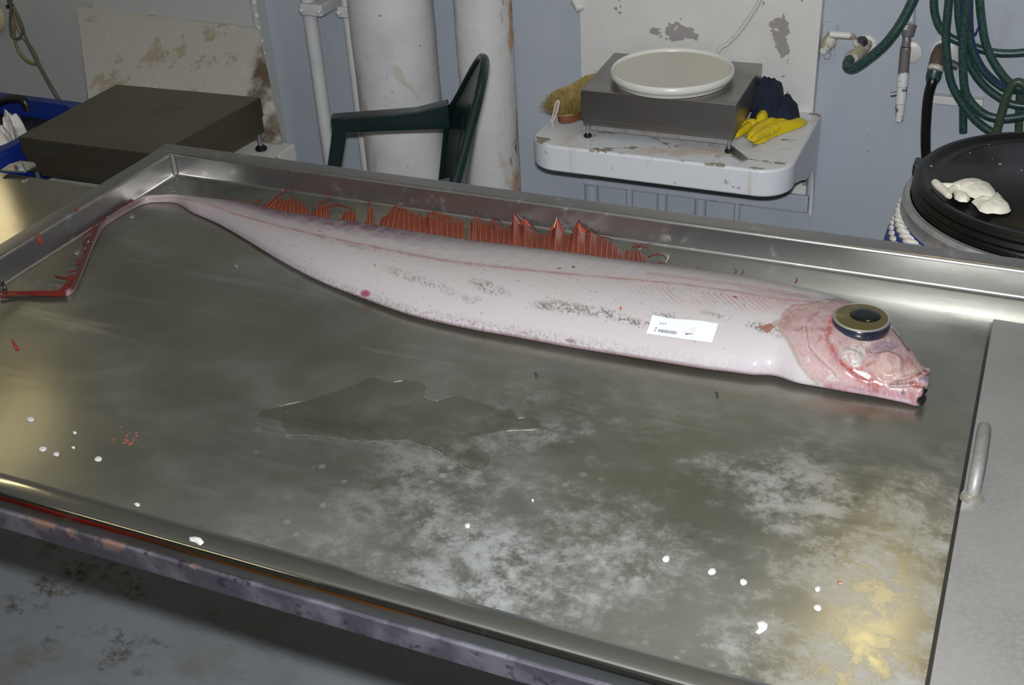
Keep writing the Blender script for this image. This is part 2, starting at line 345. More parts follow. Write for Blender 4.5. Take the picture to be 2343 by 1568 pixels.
# ------------------------------------------------------------------ setting
LX, RX, FY = -2.35, 2.7, -3.3
tag(obj('floor', MB().box((LX, FY, FZ-.05), (RX, WY+.1, FZ)), m_floor), 'grey painted deck with dark dirt smears under the table', None, kind='structure')
tag(obj('ceiling', MB().box((LX, FY, CZ), (RX, WY+.1, CZ+.05)), m_ceil), kind='structure')
tag(obj('wall_back', MB().box((LX, WY, FZ), (RX, WY+.1, CZ)), m_wall), 'pale blue grey painted steel bulkhead behind the pipes', kind='structure')
tag(obj('wall_left', MB().box((LX-.1, FY, FZ), (LX, WY+.1, CZ)), m_wall_left), kind='structure')
tag(obj('wall_right', MB().box((RX, FY, FZ), (RX+.1, WY+.1, CZ)), m_wall), kind='structure')
tag(obj('wall_front', MB().box((LX-.1, FY-.1, FZ), (RX+.1, FY, CZ)), m_wall_left), kind='structure')
E0 = on_y(583, 0, 1.39); E1 = on_y(208, 0, 1.375)
t1 = obj('trim_1', MB().box((LX, 1.39, FZ), (E0[0], WY, CZ)), m_wall_left, bevel=.006)
tag(t1, 'slightly raised wall section behind the cutting board', kind='structure')
t2 = obj('trim_2', MB().box((E1[0], 1.375, FZ), (E0[0]-.012, 1.392, CZ)), m_wall_left, bevel=.004)
tag(t2, 'flat lighter wall panel behind the cutting board', kind='structure')
w = MB()
for i in range(60):
    z = FZ+.05+i*.038; w.lathe([(0, -.008), (.007, -.005), (.0085, 0), (.006, .006), (0, .009)], (E0[0]+random.uniform(-.002, .002), 1.388, z), 8)
tag(obj('trim_3', w, m_white, smooth=True), 'lumpy vertical weld bead at the wall section edge', kind='structure')

# ------------------------------------------------------------------ pipes and columns
def wall_x(px, Y, py=200): return on_y(px, py, Y)
def pillar(name, pxl, pxr, Yc, mat, label, cat, extra=None):
    a = on_y(pxl, 200, Yc)[0]; b = on_y(pxr, 200, Yc)[0]; r = (b-a)/2*.99; c = ((a+b)/2, Yc)
    mb = MB(); prof = []
    for i in range(40): prof.append((r*(1+.006*math.sin(i*1.7)), FZ + (CZ-FZ)*i/39))
    mb.lathe(prof, (0, 0, 0), 48)
    mb.v = [(x+c[0], y+c[1], z) for x, y, z in mb.v]
    o = obj(name, mb, mat, org=(c[0], c[1], 0), smooth=True); tag(o, label, cat); return o, c, r
pil1, pcen, prad = pillar('pillar', 831, 998, 1.305, m_pipe, 'wide smooth white painted column behind the green chair arm', 'column')
pillar('pillar', 1058, 1176, 1.35, m_rusty_col, 'narrower white column streaked with orange rust right of the chair', 'column')
smb = MB(); spx = [(900,148),(908,150),(918,160),(925,175),(931,188),(940,196),(950,208),(957,222),(962,236),(955,228),(946,214),(936,204),(926,196),(915,188),(905,178),(900,165)]
def on_col(px, py):
    d = ray(px, py); ax_, ay = CN[0]-pcen[0], CN[1]-pcen[1]; A_ = d[0]**2+d[1]**2; B_ = 2*(ax_*d[0]+ay*d[1]); C_ = ax_**2+ay**2-(prad*1.007+.0006)**2
    return CN+d*((-B_-math.sqrt(max(0, B_*B_-4*A_*C_)))/(2*A_))
smb.add([on_col(*q) for q in spx], [tuple(range(len(spx)))])
tag(obj('stain', smb, M('tan_stain', (.46, .435, .39), .5, layers=[dict(scale=60, lo=.5, hi=.65, col=(.36, .31, .24))]), pil1), 'faint tan splash mark')
def thin_pipe(pxa, pxb, Yc, brk, label):
    a = on_y(pxa, 200, Yc)[0]; b = on_y(pxb, 200, Yc)[0]; r = (b-a)/2; x = (a+b)/2
    t = thing('wall_pipe', (x, Yc, FZ), label, 'pipe')
    obj('pipe', MB().tube([(x+random.uniform(-.001, .001), Yc, FZ+(CZ-FZ)*i/12) for i in range(13)], r, 20), m_pipe, t, smooth=True)
    z0 = on_y(brk[0], brk[3], Yc-r*1.6)[2]; z1 = on_y(brk[0], brk[2], Yc-r*1.6)[2]
    xa = on_y(brk[0], brk[2], Yc-r*1.6)[0]; xb = on_y(brk[1], brk[2], Yc-r*1.6)[0]
    obj('clamp', MB().box((xa, Yc-r*1.6, z0), (xb, WY, z1)), m_pipe, t, bevel=.006, seg=3)
    for xx in (xa+.008, xb-.008):
        obj('clamp_bolt', MB().lathe([(.0075, 0), (.0075, .006), (.004, .008)], (xx, Yc-r*1.6+.001, (z0+z1)/2), 6, axis=(0, -1, 0)), m_pipe, t)
    return t
thin_pipe(719, 746, 1.36, (683, 733, 9, 36), 'thicker of two thin white pipes, peeling and rusty near its foot')
thin_pipe(806, 826, 1.385, (768, 812, 16, 41), 'thinner white pipe tucked against the wide column')

# ------------------------------------------------------------------ steel table
TX0, TX1, TY0 = -.03, 2.3, -.757
tb = thing('dissecting_table', (1., -.38, FZ), 'long stainless steel dissecting table holding the silvery fish', 'table')
def ext_x(prof, x0, x1):
    n = len(prof); return MB().add([(x0, y, z) for y, z in prof]+[(x1, y, z) for y, z in prof],
        [tuple(range(n)), tuple(range(n, 2*n))[::-1]]+[(i, n+i, n+(i+1)%n, (i+1)%n) for i in range(n)])
def ext_y(prof, y0, y1):
    n = len(prof); return MB().add([(x, y0, z) for x, z in prof]+[(x, y1, z) for x, z in prof],
        [tuple(range(n))[::-1], tuple(range(n, 2*n))]+[(i, (i+1)%n, n+(i+1)%n, n+i) for i in range(n)])
obj('tabletop', MB().box((-.001, TY0, -.012), (TX1, .001, 0)), m_steel, tb)
# back and left lips with an outward flange
def arc(cx, cz, r, a0, a1, n=5): return [(cx+r*math.cos(math.radians(a0+(a1-a0)*i/n)), cz+r*math.sin(math.radians(a0+(a1-a0)*i/n))) for i in range(n+1)]
lipprof = [(-.001, -.012)]+[(-.004, 0.0), (-.0012, .001), (0, .004)]+arc(.005, .036, .005, 180, 90)+[(.03, .041)]+arc(.03, .037, .004, 90, 0)+[(.034, -.03), (.031, -.03), (.031, -.012)]
obj('back_lip', ext_x(lipprof, -.034, TX1), m_lip, tb, smooth=True, auto=50)
lp = [(-y, z) for y, z in lipprof][::-1]
obj('left_lip', ext_y(lp, TY0-.03, .0), m_lip, tb, smooth=True, auto=50)
obj('corner_weld', MB().tube([(.0015, -.0015, .002), (.002, -.002, .02), (.0015, -.0015, .039)], [.0035, .003, .003], 8), m_irisrim, tb, smooth=True)
# front edge: shallow fold, then a polished roll
fp = [(-.757, -.012), (-.757, 0), (-.760, .0006), (-.778, .0022)]+[(y, z) for y, z in arc(-.780, -.0065, .0085, 85, 175, 8)]+[(-.7885, -.022), (-.783, -.022), (-.783, -.012)]
obj('front_edge', ext_x(fp, -.034, TX1), m_edge, tb, smooth=True, auto=60)
obj('under_rail', MB().box((-.034, -.7925, -.049), (TX1, -.75, -.0215)), m_rail, tb, bevel=.003)
for x in (1.25, 2.2):
    for y in (-.45, -.06):
        obj('leg', MB().box((x-.025, y-.025, FZ), (x+.025, y+.025, -.012)), m_rail, tb, bevel=.003)
obj('under_frame', MB().box((.9, -.10, -.06), (TX1, -.03, -.012)), m_rail, tb)
# lift-out cover plate with its bent handle
PX = 1.3245
cp = thing('cover_plate', (PX+.3, -.4, 0), 'dull grey aluminium cover plate at the right end of the table', 'plate')
obj('plate', MB().box((PX, -.716, .0008), (2.1, -.075, .006)), m_plate, cp, bevel=.0015)
obj('dark_gap', MB().box((PX-.0035, -.716, .0003), (PX, -.078, .0018)), m_bhose, cp)  # black strip standing in for the shaded gap along the plate
hb = on_z(2227, 1143, .006); ht = on_z(2252, 965, .034); hx = (hb[0]+ht[0])/2
hp = cr([(hx, hb[1]+.004, .004), (hx, hb[1]+.010, .018), (hx, hb[1]+.026, .030), (hx, -.40, .0335), (hx, ht[1]-.03, .0335), (hx, ht[1]-.004, .0285), (hx, ht[1]+.006, .012), (hx, ht[1]+.006, .004)], 8)
hd = obj('handle', MB().tube(hp, .0068, 16), m_plate, cp, smooth=True); tag(hd, 'bent grey metal rod handle')
obj('weld', MB().lathe([(.0, 0), (.0125, 0), (.011, .004), (.007, .0055)], (hx, hb[1]+.002, .0055), 14), m_irisrim, hd, smooth=True)

# ------------------------------------------------------------------ left counter
cb = on_z(5, 392, 0)[1]
ct = thing('steel_counter', (-.6, -.5, FZ), 'second steel counter left of the dissecting table, shining with yellow light', 'counter')
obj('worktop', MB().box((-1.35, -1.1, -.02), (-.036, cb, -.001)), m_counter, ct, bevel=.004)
for x in (-1.3, -.7):
    for y in (-1.05, cb-.05): obj('leg', MB().box((x-.02, y-.02, FZ), (x+.02, y+.02, -.02)), m_rail, ct)
bp = [on_z(a, b, .004) for a, b in ((2, 394), (58, 396), (84, 382), (80, 376), (48, 372), (22, 380))]
br = obj('strap', MB().prism(bp[::-1], (0, 0, .004)), m_screw, ct, bevel=.001)
bc = on_z(45, 384, .008)
obj('bolt', MB().lathe([(.0, 0), (.0085, 0), (.0085, .006), (.0065, .0075)], bc, 6), m_screw, br)

# ------------------------------------------------------------------ fish
ST = [(143,667,150,678,.007),(160,655,170,668,.009),(178,615,190,626,.009),(200,560,214,566,.009),(224,520,238,520,.009),(258,490,270,498,.010),
 (295,468,305,478,.011),(328,449,335,466,.012),(365,447,368,463,.013),(405,446,403,466,.015),(450,450,440,487,.018),(505,456,495,511,.021),(560,464,560,548,.025),
 (640,481,645,600,.030),(709,492,735,646,.034),(790,504,833,684,.038),(876,517,944,722,.042),(980,533,1072,751,.045),(1072,547,1190,771,.048),
 (1180,560,1311,793,.050),(1286,573,1420,810,.052),(1400,589,1540,829,.054),(1500,602,1620,842,.056),(1600,614,1673,850,.057),(1690,628,1725,858,.058),
 (1777,646,1773,861,.059),(1845,660,1822,876,.060),(1904,675,1877,886,.060),(1955,692,1930,896,.058),(2005,715,1985,905,.053),(2045,750,2030,914,.046),
 (2080,793,2068,922,.038),(2106,832,2090,928,.031),(2117,850,2103,929,.027)]
ST = np.array(ST, float); NS = len(ST)
# denser columns where the drawing is fine
seglen = np.linalg.norm(np.diff((ST[:, :2]+ST[:, 2:4])/2, axis=0), axis=1); seglen[23:] *= 1.25; cum = np.r_[0, np.cumsum(seglen)]
NC = 1150
tq = np.interp(np.linspace(0, cum[-1], NC), cum, np.arange(NS))
def crn(A, t):
    i = np.clip(t.astype(int), 0, NS-2); f = (t-i)[:, None]
    a, b, c, d = A[np.maximum(i-1, 0)], A[i], A[i+1], A[np.minimum(i+2, NS-1)]
    return .5*((2*b)+(c-a)*f+(2*a-5*b+4*c-d)*f**2+(3*b-a-3*c+d)*f**3)
Q = crn(ST, tq); Dp, Vp, TH = Q[:, :2], Q[:, 2:4], Q[:, 4]
endt = np.clip((tq-(NS-1-1.1))/1.1, 0, 1); TH = TH*np.sqrt(np.clip(1-endt**3*.85, 0, 1))
starte = np.clip(tq/.6, 0, 1); TH = TH*(.35+.65*np.sqrt(starte))
def plane_pts(px, z):
    d = np.stack([(px[:, 0]-W/2)/F_PX, -(px[:, 1]-H/2)/F_PX, -np.ones(len(px))], 1) @ RN.T
    return CN + d*((z-CN[2])/d[:, 2])[:, None]
Dw = plane_pts(Dp, TH*.7)[:, :2]; Vw = plane_pts(Vp, TH*.25)[:, :2]
NU, NL = 150, 14
au = -np.cos(np.linspace(0, math.pi, NU)*.92+math.pi*.04); au = au/abs(au[0]); au = au*.45 + np.linspace(-1, 1, NU)*.55
al = np.linspace(1, -1, NL+2)[1:-1]
def section(Dw, Vw):
    zr_ = np.clip((au+1)/2, 0, 1)[None]; zmu = TH[:, None]*(.42-.31*zr_*zr_*(3-2*zr_)); rl = np.clip((al+1)/2, 0, 1)[None]; zml = TH[:, None]*(.42-.31*rl*rl*(3-2*rl))
    C = (Dw+Vw)/2; hv = (Vw-Dw)/2
    zu = zmu + (TH[:, None]-zmu)*np.clip(1-np.abs(au)**2.3, 0, 1)[None]**.68
    zl = zml - zml*np.clip(1-np.abs(al)**3.2, 0, 1)[None]**(1/3.)
    up = np.concatenate([C[:, None]+hv[:, None]*au[None, :, None], zu[..., None]], 2)
    lo = np.concatenate([C[:, None]+hv[:, None]*al[None, :, None], zl[..., None]], 2)
    return up, lo
for it in range(6):      # fit the sections to the outline of the fish
    up, lo = section(Dw, Vw)
    allp = to_px(np.concatenate([up, lo], 1)); ax = (Vp-Dp); ln = np.linalg.norm(ax, axis=1)[:, None]; axn = ax/ln
    pr = ((allp-Dp[:, None])*axn[:, None]).sum(2); dmin = pr.min(1); vmax = pr.max(1)-ln[:, 0]
    k = 1/F_PX*1.9*1.25
    sc = np.linalg.norm(Vw-Dw, axis=1)/ln[:, 0]
    ud = (Vw-Dw)/np.linalg.norm(Vw-Dw, axis=1)[:, None]
    Dw = Dw - ud*(np.clip(dmin, -80, 80)*sc*.8)[:, None]; Vw = Vw - ud*(np.clip(vmax, -80, 80)*sc*.8)[:, None]
up, lo = section(Dw, Vw)
# snout bulges forward between the jaws' ends
ss = (au+1)/2; fwd = np.gradient((Dw+Vw)/2, axis=0); fwd /= np.linalg.norm(fwd, axis=1)[:, None]
wt = np.clip((tq-(NS-1-2.4))/2.4, 0, 1)**2
bul = np.interp(ss, [0, .12, .25, .38, .47, .53, .60, .70, .82, .93, 1], [0, .002, .0105, .0160, .013, .0065, .0125, .0165, .014, .007, 0])
up[..., :2] += fwd[:, None]*(wt[:, None]*bul[None])[..., None]
bl = np.interp((al+1)/2, ss, bul); lo[..., :2] += fwd[:, None]*(wt[:, None]*bl[None])[..., None]
# value noise for relief and markings
def vnoise(X, Y, seed):
    r = np.random.default_rng(seed).random((256, 256)); xi = np.floor(X).astype(int); yi = np.floor(Y).astype(int)
    fx = X-xi; fy = Y-yi; fx = fx*fx*(3-2*fx); fy = fy*fy*(3-2*fy); g = lambda a, b: r[a % 256, b % 256]
    return (g(xi, yi)*(1-fx)+g(xi+1, yi)*fx)*(1-fy)+(g(xi, yi+1)*(1-fx)+g(xi+1, yi+1)*fx)*fy
def fbm(X, Y, s, o=4):
    v = 0; a = .5
    for i in range(o): v = v+a*vnoise(X*2**i+i*17, Y*2**i+i*31, s+i); a *= .5
    return v/(1-.5**o)
U = to_px(up); X, Y = U[..., 0], U[..., 1]
def sm(v, a, b):
    t = np.clip((v-a)/(b-a), 0, 1); return t*t*(3-2*t)
def dline(pts):
    P = np.array(pts, float); best = np.full(X.shape, 1e9); 
    for a, b in zip(P[:-1], P[1:]):
        d = b-a; t = np.clip(((X-a[0])*d[0]+(Y-a[1])*d[1])/(d@d), 0, 1); best = np.minimum(best, np.hypot(X-a[0]-t*d[0], Y-a[1]-t*d[1]))
    return best
def sline(pts):       # signed: positive to the right of a polyline x(y)
    P = np.array(pts, float); return X-np.interp(Y, P[:, 1], P[:, 0])
def ell(cx, cy, rx, ry, ang=0):
    c, s = math.cos(math.radians(ang)), math.sin(math.radians(ang)); dx, dy = X-cx, Y-cy
    return np.hypot((dx*c+dy*s)/rx, (-dx*s+dy*c)/ry)
def h3(x, y): return 1700+x/4.881, 660+y/4.881
def H3(L): return [h3(*p) for p in L]
CL = np.r_[0, np.cumsum(np.linalg.norm(np.diff((Dw+Vw)/2, axis=0), axis=1))]/.00066
SX = CL[:, None]*np.ones_like(X); SY = np.concatenate([np.zeros((NC, 1)), np.cumsum(np.linalg.norm(np.diff(up, axis=1), axis=2), axis=1)], 1)/.00066
n1 = fbm(SX/9, SY/11, 3); n2 = fbm(SX/26, SY/22, 9); n3 = fbm(SX/3.4, SY/4, 21, 3); n4 = fbm(SX/60, SY/50, 40)
# head relief
gill = H3([(560, 190), (400, 330), (380, 400), (420, 480), (490, 560), (560, 680), (640, 850), (740, 980), (850, 1070)])
gs = sline(sorted(gill[2:], key=lambda p: p[1]))
hz = np.zeros(X.shape)
inhead = sm(X, 1745, 1800)
hz += .0028*sm(gs, -3, 5)*sm(Y, 742, 765)*(1-sm(gs, 60, 190))
pre = H3([(700, 420), (740, 660), (860, 800), (1000, 930), (1040, 1000)]); hz += -.0014*np.exp(-(dline(pre)/5)**2)
pre2 = H3([(980, 380), (950, 500), (1000, 650), (1080, 800), (1220, 930), (1400, 1020)]); hz += -.0016*np.exp(-(dline(pre2)/7)**2)
mx = ell(*h3(1620, 870), 37, 34, 20); hz += .0042*(1-sm(mx, .7, 1.1))
hz += .0030*(1-sm(ell(*h3(1230, 780), 30, 18, 25), .5, 1.1))
hz += -.003*(1-sm(ell(*h3(1560, 650), 42, 14, -12), .4, 1.1))
mouth = H3([(1640, 1062), (1800, 1052), (1930, 1015), (2010, 985), (2060, 1010), (2080, 1060)])
lipl = H3([(1700, 1040), (1850, 1010), (1950, 965), (1990, 942)])
hz += .0028*np.exp(-(dline(lipl)/6)**2)*(1-.9*sm(X, 2088, 2108)) - .0045*np.exp(-(dline(H3([(1660, 1075), (1800, 1068), (1920, 1050), (2000, 1060), (2060, 1100)]))/5)**2)
jaw = H3([(900, 1075), (1200, 1140), (1600, 1200), (1900, 1250)]); hz += .0022*np.exp(-(dline(jaw)/9)**2)
hz += .0016*(n2-.5)*inhead
hz += -.0012*np.exp(-(dline([(1904, 684), (1800, 668), (1700, 652)])/9)**2)
edge = np.clip(1-np.abs(au)**6, 0, 1)[None]
up[..., 2] += hz*edge*np.minimum(1, TH[:, None]/.03)
U = to_px(up); X, Y = U[..., 0], U[..., 1]
# --- markings
C = np.empty(X.shape+(3,)); C[:] = (.80, .735, .725)
def paint(mask, col, a=1.):
    global C
    m = np.clip(mask*a, 0, 1)[..., None]; C = C*(1-m)+np.array(col)*m
axn_ = (Vp-Dp)/np.linalg.norm(Vp-Dp, axis=1)[:, None]
s2 = np.clip(((U-Dp[:, None])*axn_[:, None]).sum(2)/np.linalg.norm(Vp-Dp, axis=1)[:, None], 0, 1)
bodyw = 1-sm(X, 1790, 1840)
paint(sm(n4, .35, .7), (.78, .745, .76), .6); paint(sm(s2, .55, .95), (.77, .70, .745), .8)
paint(sm(X, 900, 450), (.60, .53, .56), .8)
paint((1-sm(X, 400, 560))*sm(s2, .45, .7), (.62, .50, .54), .8)
# purple dorsal shading of the rear body
paint((1-sm(s2, .02, .24+.14*(n2-.5)))*sm(X, 420, 600)*(1-sm(X, 900, 1250)), (.36, .22, .29), .8)
paint((1-sm(s2, .03, .2))*sm(n2*.6+n1*.4, .36, .66)*sm(X, 520, 620)*(1-sm(X, 880, 1000)), (.30, .11, .19), .8)
paint((1-sm(s2, .0, .12))*sm(X, 900, 1100)*(1-sm(X, 1600, 1800)), (.46, .38, .41), .75)
# fine oblique myomere hatching over the back
ht_ = np.sin((X*.55+Y*.9)/5.); paint(sm(ht_, .5, 1)*(1-sm(s2, .22, .32))*bodyw*sm(X, 600, 800), (.70, .62, .62), .35)
# lateral line
LL = [(300,476),(330,456),(405,452),(450,461),(496,474),(540,491),(560,496),(645,519),(739,541),(859,566),(944,583),(1030,598),(1158,613),(1286,626),(1414,637),(1558,650),(1673,666),(1789,685),(1885,693)]
dl = dline(LL); wl = np.interp(X, [300, 700, 1000, 1500, 1800], [1.6, 3.2, 3.6, 3.0, 2.6])
paint(np.exp(-(dl/(wl*(.45+.7*n1)))**2)*(.55+.45*sm(n2, .3, .6)), (.50, .17, .13), .85)
paint(np.exp(-(dl/(wl*1.5))**2)*sm(n3, .60, .7)*sm(X, 760, 900)*(1-sm(X, 1150, 1300)), (.22, .18, .14), .8)
paint(np.exp(-(dl/14)**2), (.74, .60, .58), .3)
paint(np.exp(-(dline([(1480,625),(1600,640),(1720,655),(1850,680)])/3.5)**2), (.66, .38, .38), .55)
# feathered red vessels near the head
wl2 = np.sin((X*.62-np.abs(Y-(650+(X-1440)*.11))*.80)/1.35+n4*9)
dY = Y-(650+(X-1560)*.10)
paint(sm(wl2, .55, .95)*sm(X, 1380, 1560)*(1-sm(X, 1790, 1840))*sm(dY, 2, 14)*(1-sm(dY, 28, 62))*sm(n2, .34, .6), (.58, .20, .23), .7)
paint(sm(wl2, .6, 1)*sm(X, 1450, 1600)*(1-sm(X, 1800, 1850))*sm(-dY, 2, 8)*(1-sm(-dY, 14, 28)), (.70, .42, .42), .4)
paint(np.exp(-(ell(1790, 690, 70, 22, 12))**2), (.72, .45, .47), .45)
# grey abraded speckle
for cx, cy, rx, ry, an, st in [(930,632,62,12,20,.5),(1000,655,60,13,22,.55),(1120,658,55,16,20,.8),(1090,690,50,12,16,.45),(1240,700,30,11,10,.9),(1300,705,62,17,10,1.),(1380,716,60,14,10,.95),
        (1440,735,60,10,10,.9),(1490,745,40,9,8,.9),(1530,722,40,8,8,.7),(1620,716,22,6,10,.55),(1660,728,35,8,14,.7),(1735,748,38,13,14,1.),(1775,752,26,20,50,.8),(830,568,60,5,14,.6),(740,545,40,4,16,.4),(660,560,50,3,14,.25)]:
    e = ell(cx, cy, rx, ry, an); paint((1-sm(e, .15, 1.25))*sm(n3*.55+n1*.2+n2*.25, .535-.06*st, .60-.06*st), (.17, .15, .125), .9*min(1, st+.1))
    paint((1-sm(e, .2, 1.15))*sm(n2, .4, .6), (.56, .53, .50), .35*st)
# mottled belly keel
kb = sm(s2, .86, .93)*bodyw
paint(kb*sm(X, 560, 700)*(1-sm(X, 1250, 1550)*.6)*sm(n3, .46, .60), (.30, .235, .23), .7)
paint(kb*sm(n3, .58, .70), (.82, .80, .82), .7)
paint(sm(s2, .965, .99)*bodyw*sm(X, 360, 500), (.26, .13, .14), .8)
paint(sm(s2, .80, .93)*(1-sm(X, 560, 760))*sm(X, 320, 380), (.45, .32, .38), .5)
paint(1-sm(ell(836, 672, 14, 10), .5, 1.1), (.45, .08, .14), .9)
paint(1-sm(ell(1305, 780, 16, 5, 10), .4, 1.1), (.30, .12, .15), .8)
paint(1-sm(ell(1312, 611, 5, 3), .6, 1.1), (.1, .1, .13), .9); paint(1-sm(ell(1280, 614, 7, 2), .6, 1.1), (.35, .16, .12), .9)
paint(1-sm(ell(1682, 680, 8, 3, 10), .5, 1.1), (.55, .12, .05), .9); paint(1-sm(ell(1420, 706, 3, 6), .5, 1.1), (.7, .12, .04), .9)
rs = np.random.default_rng(11)
for i in range(70):
    cx = rs.uniform(700, 1800); cy = np.interp(cx, [700, 1100, 1800], [560, 650, 740])+rs.uniform(-45, 80)
    paint(1-sm(ell(cx, cy, rs.uniform(1.2, 2.6), rs.uniform(1, 1.8), 10), .6, 1.2), (.25, .16, .13), rs.uniform(.4, .9))
# --- head
g0 = (n1-.5)*9+sline([(1975, 684), (1890, 690), (1835, 697), (1806, 708), (1788, 722), (1775, 738), (1786, 760), (1800, 775), (1815, 800), (1831, 834), (1852, 861), (1874, 879), (1890, 900)])
head = sm(g0, -1, 4)*sm(Y+X*.12, 880, 900)
paint(sm(g0, -2, 9)*sm(X, 1765, 1785), (.64, .42, .405), .85)
paint((1-sm(dline(gill[2:]), 1, 3.5)), (.55, .42, .26), .85)
paint((1-sm(dline([(x-4, y+1) for x, y in gill[3:]]), 1, 4)), (.42, .30, .28), .35)  # soft dark shade painted just left of the gill edge
hn = sm(X, 1775, 1800)*sm(g0, 0, 8)
paint(hn, (.62, .36, .36), .32)
paint(sm(X, 1880, 1960)*(1-sm(g0, -6, 2)), (.60, .46, .45), .7)
paint(hn*sm(n2, .42, .68)*sm(g0, 2, 12), (.68, .43, .42), .7)
paint(hn*sm(n1, .52, .72)*sm(g0, 2, 12), (.72, .55, .53), .55)
paint(1-sm(ell(*h3(520, 340), 36, 17, -35), .4, 1.15), (.46, .27, .25), .75)
paint(1-sm(ell(*h3(700, 230), 50, 12, -18), .4, 1.15), (.64, .46, .42), .6)
paint(1-sm(ell(*h3(880, 330), 22, 22, 0), .3, 1.2), (.70, .54, .54), .8)
paint(1-sm(ell(*h3(580, 560), 22, 18, 40), .3, 1.2), (.60, .46, .48), .8)
paint((1-sm(dline(H3([(860, 150), (700, 180), (560, 190), (430, 300)])), 1, 4)), (.48, .22, .20), .6)
band = H3([(1000, 330), (960, 460), (955, 560), (990, 660), (1060, 790), (1180, 890), (1300, 960), (1430, 1040), (1500, 1100)])
db = dline(band); paint(np.exp(-(db/np.interp(Y, [720, 800, 850, 880], [6, 9, 16, 17]))**2), (.55, .10, .085), .8)
paint(np.exp(-(db/4)**2)*sm(Y, 775, 810)*sm(n1, .35, .5), (.46, .03, .022), .85)
paint(1-sm(ell(*h3(1310, 1010), 26, 10, 25), .2, 1.1), (.42, .015, .012), .85)
paint((1-sm(ell(*h3(1250, 620), 62, 26, 10), .6, 1.1)), (.62, .44, .42), .7)
for cx, cy, rx, ry, an in [(1200,770,28,18,30),(1300,640,34,13,-28),(1390,600,20,9,-20),(1320,740,12,18,15),(1245,850,16,9,25),(985,570,7,13,0),(690,470,5,18,-10),(735,640,5,12,-10),(1000,960,14,9,35),(990,1010,18,5,10),(1700,820,16,8,-25),(720,800,6,9,0)]:
    e = ell(*h3(cx, cy), rx, ry, an); paint((1-sm(e, .55, 1.1))*sm(n3, .30, .5), (.80, .78, .74), .95)
    paint((1-sm(e, .5, 1.0))*sm(n3, .62, .68), (.25, .22, .2), .8)
    if cx in (1300, 1390, 690, 735): paint((1-sm(e, .4, 1))*sm(n1, .52, .62), (.72, .62, .35), .7)
paint(1-sm(ell(*h3(1590, 640), 40, 15, -10), .5, 1.1), (.40, .30, .36), .85)
paint((1-sm(dline(H3([(1420, 640), (1560, 590), (1720, 640), (1600, 690), (1400, 770)])), 1, 3)), (.30, .20, .26), .5)
paint(1-sm(mx, .9, 1.05), (.66, .42, .38), .9); paint((1-sm(np.abs(mx-1), .0, .07)), (.72, .55, .53), .7)
paint((1-sm(mx, .3, 1))*sm(n2, .48, .65), (.74, .58, .52), .7)
paint(1-sm(ell(*h3(1850, 810), 18, 10, 50), .2, 1.2), (.50, .13, .10), .7); paint(1-sm(ell(*h3(1680, 930), 26, 6, -20), .2, 1.2), (.52, .20, .14), .6)
paint(1-sm(ell(*h3(1380, 860), 24, 6, -25), .3, 1.2), (.52, .13, .06), .7)
for i in range(9):
    a = 1700+i*26; paint(1-sm(dline(H3([(a, 1005-i*7), (a+28, 955-i*7)])), .6, 2.2), (.80, .66, .52), .75)
paint((1-sm(dline(H3([(1350, 930), (1430, 990), (1560, 1040)])), 1, 4)), (.75, .68, .66), .7)
paint((1-sm(dline(lipl), 1, 5)), (.34, .10, .07), .9); paint(1-sm(dline(H3([(2020, 915), (2085, 960), (2110, 1020), (2090, 1080)])), 1.5, 6), (.30, .08, .08), .85)
paint(1-sm(ell(*h3(2020, 1030), 16, 11, -10), .5, 1.1), (.34, .22, .32), .9)
paint((1-sm(dline(H3([(1650, 1072), (1800, 1066), (1900, 1045), (1960, 1030)])), 1, 4)), (.10, .04, .04), .8)
jw = sm(sline([(1880, 870), (1880, 950)]), 0, 20)*sm(Y-(872+(X-1880)*.09), 0, 10)
paint(jw, (.50, .24, .29), .75); paint(jw*sm(n2, .5, .65), (.58, .16, .17), .7); paint(jw*sm(n3, .55, .68), (.66, .52, .56), .4)  # jaw colours, with pale highlight patches painted over them
paint((1-sm(dline(H3([(1050, 1100), (1300, 1165), (1600, 1215), (1860, 1265)])), 1, 7)), (.74, .60, .68), .75)  # pale highlight strip painted along the lower jaw
paint(1-sm(ell(*h3(1930, 1080), 20, 10, 20), .4, 1.1), (.40, .06, .045), .85)
paint(1-sm(ell(*h3(2030, 1150), 7, 17, -10), .5, 1.1), (.012, .01, .014), .97); paint(1-sm(ell(2107, 917, 13, 11, -20), .6, 1.1), (.012, .01, .016), .97)
paint(1-sm(ell(*h3(1790, 1165), 7, 7), .5, 1.1), (.10, .07, .11), .9)
paint((1-sm(dline(H3([(1680, 460), (1760, 560), (1850, 690)])), 1.5, 5)), (.08, .06, .06), .85)
paint((1-sm(dline(H3([(900, 115), (1100, 140), (1300, 175)])), 1.5, 7))*sm(n1, .45, .6), (.30, .22, .18), .7)
# tail: dark stripe
paint((1-sm(X, 300, 345)), (.40, .30, .30), .6); paint((1-sm(X, 300, 345))*(1-sm(np.abs(s2-.40), .10, .30)), (.16, .12, .12), .85)
paint((1-sm(X, 300, 345)), (.22, .15, .15), .6); paint((1-sm(X, 215, 250))*(1-sm(s2, .5, .8)), (.16, .04, .035), .9); paint(1-sm(ell(156, 668, 12, 9), .3, 1.2), (.45, .25, .30), .8)
paint((1-sm(dline(pre), 1, 4)), (.40, .19, .19), .6); paint((1-sm(dline([(x+5, y-3) for x, y in pre]), 1, 4)), (.80, .66, .62), .45)  # pink gill plate outline, with a pale highlight painted beside it
paint((1-sm(dline(H3([(850, 260), (760, 330), (690, 430), (600, 470)])), 1, 4)), (.44, .20, .20), .6)
paint((1-sm(dline(H3([(1380, 700), (1500, 660), (1580, 590)])), 1, 4)), (.30, .18, .24), .6)
